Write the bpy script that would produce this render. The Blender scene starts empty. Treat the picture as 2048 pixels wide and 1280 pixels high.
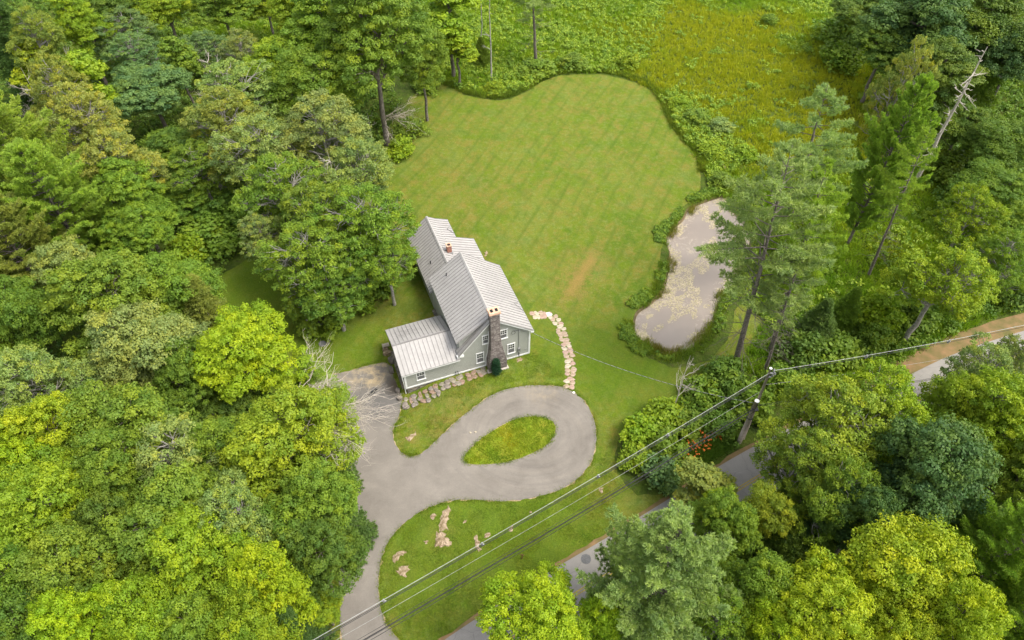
import bpy, math, random
import numpy as np
from mathutils import Vector, Matrix
from mathutils.geometry import delaunay_2d_cdt
R = math.radians
C = bpy.context.scene.collection
SC = bpy.context.scene

# ---------------------------------------------------------------- camera
CAM_H = 60.0; PITCH = R(48); FPX = 1400.0
cam_d = bpy.data.cameras.new('camera'); cam = bpy.data.objects.new('camera', cam_d); C.objects.link(cam)
cam.location = (0, 0, CAM_H); cam.rotation_euler = (R(90) - PITCH, 0, 0)
cam_d.sensor_width = 36; cam_d.lens = 36 * FPX / 2048; cam_d.clip_end = 3000; cam_d.clip_start = 0.5
SC.camera = cam
# ---------------------------------------------------------------- sky and sun (bright overcast)
SUN_AZ = R(104); SUN_EL = R(60)          # clockwise from +Y
w = bpy.data.worlds.new('World'); SC.world = w; w.use_nodes = True
nt = w.node_tree; bg = nt.nodes['Background']
sky = nt.nodes.new('ShaderNodeTexSky'); sky.sky_type = 'NISHITA'; sky.sun_disc = False
sky.sun_elevation = SUN_EL; sky.sun_rotation = SUN_AZ; sky.dust_density = 4; sky.air_density = 1.0
hs = nt.nodes.new('ShaderNodeHueSaturation'); hs.inputs['Saturation'].default_value = 0.32
nt.links.new(sky.outputs[0], hs.inputs['Color']); nt.links.new(hs.outputs[0], bg.inputs[0])
bg.inputs[1].default_value = 0.15
sd = bpy.data.lights.new('sun', 'SUN'); sd.energy = 1.05; sd.angle = R(22); sd.color = (1.0, 0.92, 0.77)
so = bpy.data.objects.new('sun', sd); C.objects.link(so); so.location = (60, 30, 90)
dv = Vector((math.sin(SUN_AZ) * math.cos(SUN_EL), math.cos(SUN_AZ) * math.cos(SUN_EL), math.sin(SUN_EL)))
so.rotation_euler = dv.to_track_quat('Z', 'Y').to_euler()
SC.view_settings.view_transform = 'Standard'; SC.view_settings.look = 'None'
SC.view_settings.exposure = 1.22; SC.view_settings.gamma = 1

rng = np.random.default_rng(7)
random.seed(7)

# ---------------------------------------------------------------- survey: plan positions, terrain
CP, SP = math.cos(PITCH), math.sin(PITCH)
def ray(x, y):
    a = (x - 1024) / FPX; b = (640 - y) / FPX
    return a, CP + b * SP, -SP + b * CP
HA = R(20.59); HO = (-10.969, 43.405)         # the house's own axes: s along the front wall, t to the back
U = np.array([math.cos(HA), math.sin(HA)]); Vv = np.array([-math.sin(HA), math.cos(HA)])
def sm(x):
    x = np.clip(x, 0, 1); return x * x * (3 - 2 * x)
def zt(x, y):                                 # ground height: the house stands on a low bank
    x = np.asarray(x, float); y = np.asarray(y, float)
    s = (x - HO[0]) * U[0] + (y - HO[1]) * U[1]; t = (x - HO[0]) * Vv[0] + (y - HO[1]) * Vv[1]
    dx = np.maximum(np.maximum(3.0 - s, s - 14.5), 0); dy = np.maximum(np.maximum(-0.6 - t, t - 12), 0)
    return 1.02 * sm(1 - np.hypot(dx, dy) / 7.0) * sm((s + 1.2) / 5.5)
def at(x, y, z=0.0):
    r = ray(x, y); k = (z - CAM_H) / r[2]
    return (r[0] * k, r[1] * k, z)
def G(x, y):
    z = 0.0
    for _ in range(12):
        p = at(x, y, z); z = float(zt(p[0], p[1]))
    return (p[0], p[1], z)
def depth(p): return p[1] * CP - (p[2] - CAM_H) * SP
def ST(s, t, z): return (HO[0] + U[0] * s + Vv[0] * t, HO[1] + U[1] * s + Vv[1] * t, z)
def inpoly(x, y, poly):
    x = np.asarray(x); y = np.asarray(y); res = np.zeros(x.shape, bool); n = len(poly)
    for i in range(n):
        x0, y0 = poly[i][:2]; x1, y1 = poly[(i + 1) % n][:2]
        c = ((y0 > y) != (y1 > y))
        with np.errstate(divide='ignore', invalid='ignore'):
            res ^= c & (x < (x1 - x0) * (y - y0) / (y1 - y0 + 1e-12) + x0)
    return res
def smooth_poly(pts, n=6):                    # closed Catmull-Rom
    P = [np.array(p[:2], float) for p in pts]; out = []
    for i in range(len(P)):
        a, b, c, d = P[i - 1], P[i], P[(i + 1) % len(P)], P[(i + 2) % len(P)]
        for k in range(n):
            u = k / n
            out.append(0.5 * ((2 * b) + (c - a) * u + (2 * a - 5 * b + 4 * c - d) * u * u + (-a + 3 * b - 3 * c + d) * u ** 3))
    return out
def smooth_line(P, n=8):
    P = [np.array(p, float) for p in P]; P = [2 * P[0] - P[1]] + P + [2 * P[-1] - P[-2]]; out = []
    for i in range(1, len(P) - 2):
        a, b, c, d = P[i - 1:i + 3]
        for k in range(n):
            u = k / n
            out.append(0.5 * ((2 * b) + (c - a) * u + (2 * a - 5 * b + 4 * c - d) * u * u + (-a + 3 * b - 3 * c + d) * u ** 3))
    out.append(P[-2]); return out
def jitter_poly(P, amp, seed=1, step=1):
    r = np.random.default_rng(seed); n = len(P); out = []
    for i in range(n):
        d = P[(i + 1) % n] - P[i - 1]; nn = np.array([d[1], -d[0]]); nn = nn / (np.linalg.norm(nn) + 1e-9)
        out.append(P[i] + nn * r.normal(0, amp))
    return out
def offset_poly(P, d):
    n = len(P); area = sum(P[i][0] * P[(i + 1) % n][1] - P[(i + 1) % n][0] * P[i][1] for i in range(n)); sg = 1 if area > 0 else -1
    out = []
    for i in range(n):
        e = P[(i + 1) % n] - P[i - 1]; nn = np.array([e[1], -e[0]]) * sg; nn = nn / (np.linalg.norm(nn) + 1e-9)
        out.append(P[i] + nn * d)
    return out
def resample(P, step):
    out = []
    for i in range(len(P)):
        a, b = P[i], P[(i + 1) % len(P)]; n = max(1, int(np.linalg.norm(b - a) / step))
        for k in range(n): out.append(a + (b - a) * k / n)
    return out

# ---------------------------------------------------------------- tagging
def tag(o, label=None, cat=None, group=None, kind=None):
    if label: o['label'] = label
    if cat: o['category'] = cat
    if group: o['group'] = group
    if kind: o['kind'] = kind
    return o
def empty(name, loc, rz=0.0, sc=(1, 1, 1)):
    o = bpy.data.objects.new(name, None); C.objects.link(o); o.location = loc; o.rotation_euler = (0, 0, rz); o.scale = sc
    o.empty_display_size = 0.3; return o
def link(name, me, mats, parent=None, loc=None):
    o = bpy.data.objects.new(name, me); C.objects.link(o)
    if mats is not None:
        for m in (mats if isinstance(mats, (list, tuple)) else [mats]):
            if me.name not in () : me.materials.append(m)
    if parent: o.parent = parent
    if loc is not None: o.location = loc
    return o
def np_mesh(name, V, F, tint=None, smooth=False, mi=None):
    """V (n,3), F (m,k) all faces with k corners"""
    V = np.asarray(V, np.float32); F = np.asarray(F, np.int32); me = bpy.data.meshes.new(name)
    m, k = F.shape
    me.vertices.add(len(V)); me.vertices.foreach_set('co', V.ravel())
    me.loops.add(m * k); me.loops.foreach_set('vertex_index', F.ravel())
    me.polygons.add(m); me.polygons.foreach_set('loop_start', np.arange(m, dtype=np.int32) * k)
    me.polygons.foreach_set('loop_total', np.full(m, k, np.int32))
    if smooth: me.polygons.foreach_set('use_smooth', np.ones(m, bool))
    if mi is not None: me.polygons.foreach_set('material_index', np.asarray(mi, np.int32))
    if tint is not None:
        a = me.attributes.new('tint', 'FLOAT', 'POINT'); a.data.foreach_set('value', np.asarray(tint, np.float32))
    me.update(calc_edges=True); return me
class MB:
    """collects boxes, prisms and tubes as ONE mesh"""
    def __init__(s): s.v = []; s.f = []; s.m = []
    def add(s, vs, fs, mi=0):
        b = len(s.v); s.v += [tuple(v) for v in vs]; s.f += [tuple(b + i for i in f) for f in fs]; s.m += [mi] * len(fs); return s
    def box(s, lo, hi, mi=0, fr=None):
        x0, y0, z0 = lo; x1, y1, z1 = hi
        vs = [(x0, y0, z0), (x1, y0, z0), (x1, y1, z0), (x0, y1, z0), (x0, y0, z1), (x1, y0, z1), (x1, y1, z1), (x0, y1, z1)]
        if fr: vs = [fr(v) for v in vs]
        return s.add(vs, [(3, 2, 1, 0), (4, 5, 6, 7), (0, 1, 5, 4), (1, 2, 6, 5), (2, 3, 7, 6), (3, 0, 4, 7)], mi)
    def hexa(s, bot, top, mi=0):
        n = len(bot); vs = list(bot) + list(top)
        fs = [tuple(reversed(range(n))), tuple(range(n, 2 * n))] + [(i, (i + 1) % n, n + (i + 1) % n, n + i) for i in range(n)]
        return s.add(vs, fs, mi)
    def tube(s, pts, rad, n=6, mi=0, cap=True):
        P = [Vector(p) for p in pts]
        rs = rad if hasattr(rad, '__len__') else [rad] * len(P)
        b = len(s.v); up = Vector((0.13, 0.31, 1)).normalized()
        for i, p in enumerate(P):
            d = (P[min(i + 1, len(P) - 1)] - P[max(i - 1, 0)])
            d = d.normalized() if d.length > 1e-9 else Vector((0, 0, 1))
            a = d.cross(up)
            if a.length < 1e-3: a = d.cross(Vector((1, 0, 0)))
            a.normalize(); c = d.cross(a)
            for k in range(n):
                t = 2 * math.pi * k / n; s.v.append(tuple(p + (a * math.cos(t) + c * math.sin(t)) * rs[i]))
        for i in range(len(P) - 1):
            for k in range(n):
                s.f.append((b + i * n + k, b + i * n + (k + 1) % n, b + (i + 1) * n + (k + 1) % n, b + (i + 1) * n + k)); s.m.append(mi)
        if cap:
            s.f.append(tuple(b + k for k in range(n))); s.m.append(mi)
            e = b + (len(P) - 1) * n; s.f.append(tuple(e + k for k in reversed(range(n)))); s.m.append(mi)
        return s
    def mesh(s, name, smooth=False):
        me = bpy.data.meshes.new(name); me.from_pydata(s.v, [], s.f); me.polygons.foreach_set('material_index', s.m)
        if smooth: me.polygons.foreach_set('use_smooth', [True] * len(s.f))
        me.update(); return me
    def build(s, name, mats, parent=None, smooth=False):
        return link(name, s.mesh(name, smooth), mats, parent)

# ---------------------------------------------------------------- materials
def mat(name, rough=0.8, spec=0.3, metal=0.0):
    m = bpy.data.materials.new(name); m.use_nodes = True; n = m.node_tree; b = n.nodes['Principled BSDF']
    b.inputs['Roughness'].default_value = rough; b.inputs['Specular IOR Level'].default_value = spec; b.inputs['Metallic'].default_value = metal
    return m, n, b
def nn(n, typ, **kw):
    x = n.nodes.new(typ)
    for k, v in kw.items():
        if k in x.inputs.keys() if isinstance(k, str) else False: x.inputs[k].default_value = v
        else: setattr(x, k, v)
    return x
def ramp(n, src, stops):
    r = n.nodes.new('ShaderNodeValToRGB'); e = r.color_ramp.elements
    while len(e) < len(stops): e.new(0.5)
    for i, (p, c) in enumerate(stops):
        e[i].position = p; e[i].color = (*c, 1) if len(c) == 3 else c
    if src is not None: n.links.new(src, r.inputs[0])
    return r.outputs[0]
def coord(n, kind='Object', scale=(1, 1, 1), rot=(0, 0, 0)):
    t = n.nodes.new('ShaderNodeTexCoord'); mp = n.nodes.new('ShaderNodeMapping')
    mp.inputs['Scale'].default_value = scale; mp.inputs['Rotation'].default_value = rot
    n.links.new(t.outputs[kind], mp.inputs[0]); return mp.outputs[0]
def noise(n, vec, scale, detail=4, rough=0.6, dist=0.0):
    x = n.nodes.new('ShaderNodeTexNoise'); x.inputs['Scale'].default_value = scale; x.inputs['Detail'].default_value = detail
    x.inputs['Roughness'].default_value = rough; x.inputs['Distortion'].default_value = dist
    if vec is not None: n.links.new(vec, x.inputs['Vector'])
    return x.outputs['Fac']
def mix(n, fac, a, b, mode='MIX'):
    x = n.nodes.new('ShaderNodeMix'); x.data_type = 'RGBA'; x.blend_type = mode
    for k, v in ((0, fac), (6, a), (7, b)):
        if hasattr(v, 'links') or hasattr(v, 'is_linked'): n.links.new(v, x.inputs[k])
        elif k == 0: x.inputs[0].default_value = v
        else: x.inputs[k].default_value = (*v, 1)
    return x.outputs[2]
def math_(n, op, a, b=0.0, c=None):
    x = n.nodes.new('ShaderNodeMath'); x.operation = op
    for k, v in ((0, a), (1, b), (2, c)):
        if v is None: continue
        if hasattr(v, 'is_linked'): n.links.new(v, x.inputs[k])
        else: x.inputs[k].default_value = v
    return x.outputs[0]
def bump(n, b, h, strength=0.5, dist=0.05):
    x = n.nodes.new('ShaderNodeBump'); x.inputs['Strength'].default_value = strength; x.inputs['Distance'].default_value = dist
    n.links.new(h, x.inputs['Height']); n.links.new(x.outputs[0], b.inputs['Normal'])
def two_tone(name, c1, c2, scale=3, rough=0.85, spec=0.2, bmp=0.3, dist=0.03, detail=5, metal=0.0, lo=0.35, hi=0.65):
    m, n, b = mat(name, rough, spec, metal); v = coord(n); f = noise(n, v, scale, detail)
    n.links.new(ramp(n, f, [(lo, c1), (hi, c2)]), b.inputs['Base Color'])
    if bmp: bump(n, b, noise(n, v, scale * 4, 3), bmp, dist)
    return m
def blob(n, vec_sep, cx, cy, r0, r1):        # soft disc mask in world plan: 1 inside
    dx = math_(n, 'SUBTRACT', vec_sep[0], cx); dy = math_(n, 'SUBTRACT', vec_sep[1], cy)
    d = math_(n, 'SQRT', math_(n, 'ADD', math_(n, 'MULTIPLY', dx, dx), math_(n, 'MULTIPLY', dy, dy)))
    x = n.nodes.new('ShaderNodeMapRange'); x.inputs[1].default_value = r0; x.inputs[2].default_value = r1
    x.inputs[3].default_value = 1; x.inputs[4].default_value = 0; x.clamp = True; n.links.new(d, x.inputs[0]); return x.outputs[0]
def sepxyz(n, v):
    x = n.nodes.new('ShaderNodeSeparateXYZ'); n.links.new(v, x.inputs[0]); return x.outputs

def leaf_mat(name, trans=0.25, spread=0.5, rough=0.55, hue2=(1.32, 1.14, 0.7), hue1=(0.64, 0.76, 0.9)):
    m, n, b = mat(name, rough, 0.25)
    oi = n.nodes.new('ShaderNodeObjectInfo'); at_ = n.nodes.new('ShaderNodeAttribute'); at_.attribute_name = 'tint'
    col = oi.outputs['Color']
    var = ramp(n, at_.outputs['Fac'], [(0.0, hue1), (0.5, (1, 1, 1)), (1.0, hue2)])
    c = mix(n, 1.0, col, var, 'MULTIPLY')
    f = noise(n, coord(n), 0.55, 3); c = mix(n, 1.0, c, ramp(n, f, [(0.3, (0.8, 0.86, 0.9)), (0.7, (1.18, 1.1, 0.95))]), 'MULTIPLY')
    n.links.new(c, b.inputs['Base Color'])
    tr = n.nodes.new('ShaderNodeBsdfTranslucent'); n.links.new(mix(n, 1.0, c, (1.15, 1.25, 0.6), 'MULTIPLY'), tr.inputs[0])
    mx = n.nodes.new('ShaderNodeMixShader'); mx.inputs[0].default_value = trans
    n.links.new(b.outputs[0], mx.inputs[1]); n.links.new(tr.outputs[0], mx.inputs[2]); n.links.new(mx.outputs[0], n.nodes['Material Output'].inputs[0])
    return m
M_LEAF = leaf_mat('leaf', 0.33)
M_NEEDLE = leaf_mat('needle', 0.4, hue2=(1.2, 1.15, 0.9), hue1=(0.75, 0.8, 0.85))
M_BARK = two_tone('bark', (0.10, 0.085, 0.07), (0.22, 0.19, 0.16), 4, bmp=0.6)
M_GREYBARK = two_tone('grey_bark', (0.20, 0.185, 0.165), (0.42, 0.39, 0.35), 5, bmp=0.5)
M_DEAD = two_tone('dead_wood', (0.34, 0.30, 0.25), (0.55, 0.50, 0.42), 5, bmp=0.4)
M_WHITE = two_tone('white_trim', (0.70, 0.70, 0.68), (0.80, 0.80, 0.78), 2, rough=0.5, bmp=0)

def lawn_mat():
    m, n, b = mat('mown_grass', 0.9, 0.15); v = coord(n); s = sepxyz(n, v)
    big = noise(n, v, 0.11, 5, 0.6, 0.6); med = noise(n, v, 0.42, 6, 0.7); fine = noise(n, v, 5.5, 5, 0.75); tiny = noise(n, v, 22, 3, 0.8)
    c = ramp(n, big, [(0.30, (0.115, 0.178, 0.010)), (0.48, (0.160, 0.212, 0.011)), (0.62, (0.195, 0.220, 0.026)), (0.8, (0.165, 0.228, 0.032))])
    c = mix(n, ramp(n, med, [(0.44, (0, 0, 0)), (0.62, (1, 1, 1))]), c, (0.235, 0.200, 0.030))
    c = mix(n, ramp(n, noise(n, v, 0.23, 4, 0.6), [(0.55, (0, 0, 0)), (0.72, (0.6, 0.6, 0.6))]), c, (0.150, 0.212, 0.042))
    c = mix(n, ramp(n, noise(n, v, 0.9, 5, 0.7), [(0.56, (0, 0, 0)), (0.72, (0.7, 0.7, 0.7))]), c, (0.088, 0.152, 0.012))
    # mowing passes, two crossing directions
    def stripes(rot, sc, lo, hi):
        mp = n.nodes.new('ShaderNodeMapping'); mp.inputs['Rotation'].default_value = (0, 0, rot); n.links.new(v, mp.inputs[0])
        wv = n.nodes.new('ShaderNodeTexWave'); wv.inputs['Scale'].default_value = sc; wv.inputs['Distortion'].default_value = 3.0; wv.inputs['Detail'].default_value = 4; wv.inputs['Detail Scale'].default_value = 0.3
        n.links.new(mp.outputs[0], wv.inputs[0]); return ramp(n, wv.outputs['Fac'], [(0.0, (lo,) * 3), (1.0, (hi,) * 3)])
    c = mix(n, ramp(n, noise(n, v, 1.5, 7, 0.8), [(0.50, (0, 0, 0)), (0.60, (.7,) * 3)]), c, (0.225, 0.255, 0.055))
    c = mix(n, ramp(n, noise(n, coord(n, scale=(1, .6, 1), rot=(0, 0, .6)), 0.5, 7, 0.75), [(0.49, (0, 0, 0)), (0.62, (.45,) * 3)]), c, (0.085, 0.148, 0.010))
    def passes(rot, per, nseed, thr):
        mp = n.nodes.new('ShaderNodeMapping'); mp.inputs['Rotation'].default_value = (0, 0, rot); n.links.new(v, mp.inputs[0])
        q = sepxyz(n, mp.outputs[0]); u_ = math_(n, 'ADD', math_(n, 'MULTIPLY', q[0], 1 / per), math_(n, 'MULTIPLY', noise(n, v, 0.035, 1), 1.6))
        f = math_(n, 'FRACT', u_); line = ramp(n, f, [(0.0, (1, 1, 1)), (0.16, (0, 0, 0)), (0.80, (0, 0, 0)), (1.0, (1, 1, 1))])
        mp2 = n.nodes.new('ShaderNodeMapping'); mp2.inputs['Rotation'].default_value = (0, 0, rot); mp2.inputs['Scale'].default_value = (1.0, .35, 1); mp2.inputs['Location'].default_value = (nseed, nseed, 0); n.links.new(v, mp2.inputs[0])
        return math_(n, 'MULTIPLY', line, ramp(n, noise(n, mp2.outputs[0], 0.30, 4, 0.65), [(thr, (0, 0, 0)), (thr + .16, (1, 1, 1))]))
    k1 = passes(R(24), 2.1, 3.0, .38); k2 = passes(R(-38), 2.3, 11.0, .42)
    c = mix(n, math_(n, 'MULTIPLY', k1, .52), c, (0.090, 0.150, 0.012)); c = mix(n, math_(n, 'MULTIPLY', k2, .34), c, (0.100, 0.155, 0.014))
    # curved mower tracks round the end of the loop and past the pond
    pc = at(1075, 865); dxx = math_(n, 'SUBTRACT', s[0], pc[0]); dyy = math_(n, 'SUBTRACT', s[1], pc[1]); dd = math_(n, 'SQRT', math_(n, 'ADD', math_(n, 'MULTIPLY', dxx, dxx), math_(n, 'MULTIPLY', dyy, dyy)))
    rg = math_(n, 'FRACT', math_(n, 'MULTIPLY', dd, 1 / 1.3)); rg = ramp(n, rg, [(0, (1,) * 3), (.2, (0,) * 3), (.8, (0,) * 3), (1, (1,) * 3)])
    pq = at(1180, 740); rg = math_(n, 'MULTIPLY', math_(n, 'MULTIPLY', rg, blob(n, s, pq[0], pq[1], 4, 12)), .35); c = mix(n, rg, c, (0.085, 0.140, 0.010))
    # worn brown ground below the drive and by the house
    for (px, py, r0, r1, a) in ((1165, 545, 0.2, 5, 1.0), (1135, 590, .2, 4, .9), (1190, 515, .2, 3, .8), (920, 840, .5, 5, .7), (1400, 760, .3, 5, .6), (940, 380, 1, 9, .5), (1000, 1180, 1, 9, .55), (1180, 1000, 1, 7, .6), (720, 600, .6, 4, 1.0), (665, 1200, 1, 5, .7), (885, 860, .5, 3, .7), (888, 1060, .3, 2.2, 1), (800, 1125, .3, 2.2, 1), (955, 1085, .2, 1.4, .8), (820, 866, .3, 2, 1), (1010, 1190, .5, 4, .7), (1250, 700, .3, 3, .5), (1150, 560, .2, 3, .8)):
        p = at(px, py); k = blob(n, s, p[0], p[1], r0, r1)
        k = math_(n, 'MULTIPLY', math_(n, 'MULTIPLY', k, a), ramp(n, noise(n, v, 0.8, 5, 0.7), [(0.42, (0, 0, 0)), (0.62, (1, 1, 1))]))
        c = mix(n, k, c, (0.27, 0.20, 0.045))
    # lusher green near the road, drive and left yard
    for (px, py, r0, r1, a) in ((900, 1100, 4, 13, .6), (1100, 1060, 3, 10, .6), (1300, 740, 2, 9, .5), (500, 590, 3, 13, .7), (650, 700, 2, 9, .6), (1180, 720, 2, 9, .55)):
        p = at(px, py); k = math_(n, 'MULTIPLY', blob(n, s, p[0], p[1], r0, r1), a)
        c = mix(n, k, c, mix(n, fine, (0.085, 0.155, 0.008), (0.155, 0.225, 0.010)))
    p0 = at(1128, 602); p1 = at(1192, 505); ex, ey = p1[0] - p0[0], p1[1] - p0[1]; ln = math.hypot(ex, ey); ex /= ln; ey /= ln
    ax = math_(n, 'SUBTRACT', s[0], p0[0]); ay = math_(n, 'SUBTRACT', s[1], p0[1]); al = math_(n, 'ADD', math_(n, 'MULTIPLY', ax, ex), math_(n, 'MULTIPLY', ay, ey)); ac = math_(n, 'ABSOLUTE', math_(n, 'SUBTRACT', math_(n, 'MULTIPLY', ax, ey), math_(n, 'MULTIPLY', ay, ex)))
    m1 = n.nodes.new('ShaderNodeMapRange'); m1.inputs[1].default_value = .15; m1.inputs[2].default_value = 1.0; m1.inputs[3].default_value = 1; m1.inputs[4].default_value = 0; n.links.new(ac, m1.inputs[0])
    m2 = n.nodes.new('ShaderNodeMapRange'); m2.inputs[1].default_value = ln * .30; m2.inputs[2].default_value = ln * .58; m2.inputs[3].default_value = 1; m2.inputs[4].default_value = 0; n.links.new(math_(n, 'ABSOLUTE', math_(n, 'SUBTRACT', al, ln / 2)), m2.inputs[0])
    c = mix(n, math_(n, 'MULTIPLY', math_(n, 'MULTIPLY', m1.outputs[0], m2.outputs[0]), math_(n, 'MULTIPLY', noise(n, v, 2.2, 5, .7), 1.5)), c, (0.34, 0.215, 0.055))
    c = mix(n, 1.0, c, (0.80, 0.86, 0.95), 'MULTIPLY')
    c = mix(n, 1.0, c, ramp(n, fine, [(0.30, (0.74, 0.76, 0.78)), (0.5, (1, 1, 1)), (0.72, (1.24, 1.2, 1.12))]), 'MULTIPLY')
    c = mix(n, 1.0, c, ramp(n, tiny, [(0.30, (0.80, 0.80, 0.80)), (0.70, (1.18, 1.18, 1.18))]), 'MULTIPLY')
    n.links.new(c, b.inputs['Base Color']); bump(n, b, math_(n, 'ADD', fine, tiny), 0.7, 0.09); return m
M_LAWN = lawn_mat()
def ground_mat():
    m, n, b = mat('forest_floor', 0.95, 0.1); v = coord(n)
    c = ramp(n, noise(n, v, 0.3, 6, 0.7), [(0.3, (0.030, 0.050, 0.012)), (0.5, (0.070, 0.110, 0.014)), (0.68, (0.120, 0.150, 0.025))])
    c = mix(n, ramp(n, noise(n, v, 1.7, 5, 0.7), [(0.5, (0, 0, 0)), (0.7, (0.7, 0.7, 0.7))]), c, (0.090, 0.075, 0.035))
    n.links.new(c, b.inputs['Base Color']); bump(n, b, noise(n, v, 3, 5), 0.9, 0.3); return m
M_GROUND = ground_mat()
def asphalt_mat(name, c1, c2, cracks=False):
    m, n, b = mat(name, 0.88, 0.25); v = coord(n); s = sepxyz(n, v)
    c = ramp(n, noise(n, v, 0.35, 6, 0.65, 0.4), [(0.3, c1), (0.7, c2)])
    c = mix(n, ramp(n, noise(n, coord(n, scale=(0.5, 1.1, 1), rot=(0, 0, R(-60))), 0.9, 6, 0.7), [(0.55, (0, 0, 0)), (0.75, (0.4,) * 3)]), c, tuple(x * 1.25 for x in c2))
    c = mix(n, 1.0, c, ramp(n, noise(n, v, 14, 4, 0.8), [(0.3, (0.86,) * 3), (0.7, (1.12,) * 3)]), 'MULTIPLY')
    if cracks:
        vo = n.nodes.new('ShaderNodeTexVoronoi'); vo.feature = 'DISTANCE_TO_EDGE'; vo.inputs['Scale'].default_value = 0.35
        w2 = n.nodes.new('ShaderNodeVectorMath'); w2.operation = 'ADD'; nz = n.nodes.new('ShaderNodeTexNoise'); nz.inputs['Scale'].default_value = 0.7
        n.links.new(v, nz.inputs['Vector']); n.links.new(v, w2.inputs[0]); n.links.new(nz.outputs['Color'], w2.inputs[1]); n.links.new(w2.outputs[0], vo.inputs['Vector'])
        k = ramp(n, vo.outputs['Distance'], [(0.0, (0.30,) * 3), (0.010, (0, 0, 0))]); c = mix(n, k, c, (0.06, 0.06, 0.06))
    return m, n, b, v, s, c
def drive_mat():
    m, n, b, v, s, c = asphalt_mat('driveway_asphalt', (0.170, 0.152, 0.131), (0.240, 0.216, 0.186))
    pc = at(1062, 868); dxx = math_(n, 'MULTIPLY', math_(n, 'SUBTRACT', s[0], pc[0]), .82); dyy = math_(n, 'SUBTRACT', s[1], pc[1]); dd = math_(n, 'SQRT', math_(n, 'ADD', math_(n, 'MULTIPLY', dxx, dxx), math_(n, 'MULTIPLY', dyy, dyy)))
    cm = n.nodes.new('ShaderNodeCombineXYZ'); n.links.new(math_(n, 'MULTIPLY', dd, 2.2), cm.inputs[0]); n.links.new(math_(n, 'MULTIPLY', math_(n, 'ARCTAN2', dyy, dxx), .8), cm.inputs[1])
    tk = ramp(n, noise(n, cm.outputs[0], .9, 5, .65), [(0.38, (.84, .84, .85)), (0.5, (1, 1, 1)), (0.66, (1.14, 1.13, 1.1))]); c = mix(n, math_(n, 'MULTIPLY', blob(n, s, pc[0], pc[1], 6.5, 11), .55), c, mix(n, 1.0, c, tk, 'MULTIPLY'))
    # newer, darker surfacing and run-off silt in front of the basement door
    for (px, py, r0, r1, a, col) in ((765, 800, 1.2, 3.8, .75, (0.105, 0.102, 0.10)), (740, 775, .8, 4.2, .6, (0.125, 0.118, 0.11)), (795, 770, .2, 1.8, .8, (0.10, 0.07, 0.04))):
        p = at(px, py); k = math_(n, 'MULTIPLY', blob(n, s, p[0], p[1], r0, r1), math_(n, 'MULTIPLY', a, ramp(n, noise(n, v, 0.6, 4, 0.6), [(0.3, (0.5,) * 3), (0.6, (1,) * 3)])))
        c = mix(n, k, c, col)
    for (px, py, r0, r1, a) in ((755, 738, .6, 2.6, .9), (705, 755, .4, 2.2, .6), (1085, 785, .3, 2.4, .35), (745, 762, .3, 1.6, .8)):
        p = at(px, py); k = math_(n, 'MULTIPLY', math_(n, 'MULTIPLY', blob(n, s, p[0], p[1], r0, r1), a), ramp(n, noise(n, v, 1.1, 5, 0.7), [(0.42, (0, 0, 0)), (0.6, (1, 1, 1))]))
        c = mix(n, k, c, (0.42, 0.33, 0.20))
    for (px, py, rr) in ((746, 785, .32), (752, 780, .2), (738, 790, .16)):
        p = at(px, py); k = blob(n, s, p[0], p[1], rr * .6, rr); c = mix(n, k, c, (0.03, 0.03, 0.03))
    n.links.new(c, b.inputs['Base Color']); bump(n, b, noise(n, v, 18, 3), 0.3, 0.01); return m
M_DRIVE = drive_mat()
m_, n_, b_, v_, s_, c_ = asphalt_mat('road_asphalt', (0.225, 0.21, 0.19), (0.29, 0.27, 0.245), True); n_.links.new(c_, b_.inputs['Base Color']); M_ROAD = m_
M_DIRT = two_tone('sandy_edge', (0.30, 0.22, 0.11), (0.42, 0.32, 0.19), 1.5, bmp=0.5)
M_SHOULDER = two_tone('gravel_shoulder', (0.12, 0.11, 0.035), (0.25, 0.155, 0.075), 0.6, bmp=0.6)
def pond_mat():
    m, n, b = mat('pond_water', 0.22, 0.5); v = coord(n)
    # turbid water under drifting pale scum and duckweed
    c = ramp(n, noise(n, v, 0.14, 4, 0.5), [(0.35, (0.235, 0.195, 0.162)), (0.65, (0.295, 0.248, 0.205))])
    vs = coord(n, scale=(1, 1, 1)); sc = noise(n, vs, 0.9, 8, 0.78, 1.2); k = ramp(n, sc, [(0.52, (0, 0, 0)), (0.60, (1, 1, 1))])
    reg = ramp(n, noise(n, v, 0.16, 3, 0.5), [(0.48, (0, 0, 0)), (0.62, (1, 1, 1))])
    kk = math_(n, 'MULTIPLY', k, reg); at_ = n.nodes.new('ShaderNodeAttribute'); at_.attribute_name = 'tint'
    k2 = ramp(n, math_(n, 'ADD', math_(n, 'MULTIPLY', at_.outputs['Fac'], 0.16), math_(n, 'MULTIPLY', noise(n, v, 1.6, 7, 0.8, 1.0), 0.62)), [(0.44, (0, 0, 0)), (0.56, (1, 1, 1))])
    tot = math_(n, 'MAXIMUM', kk, k2)
    c = mix(n, tot, c, ramp(n, noise(n, v, 5, 3), [(0.3, (0.36, 0.31, 0.19)), (0.7, (0.48, 0.395, 0.32))]))
    n.links.new(c, b.inputs['Base Color']); r = n.nodes.new('ShaderNodeMapRange'); n.links.new(tot, r.inputs[0]); r.inputs[3].default_value = 0.15; r.inputs[4].default_value = 0.8; n.links.new(r.outputs[0], b.inputs['Roughness'])
    bump(n, b, noise(n, v, 3, 3), 0.06, 0.02); return m
M_POND = pond_mat()
M_BANK = two_tone('muddy_bank', (0.08, 0.07, 0.03), (0.20, 0.15, 0.08), 1.5, bmp=0.8)
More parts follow.
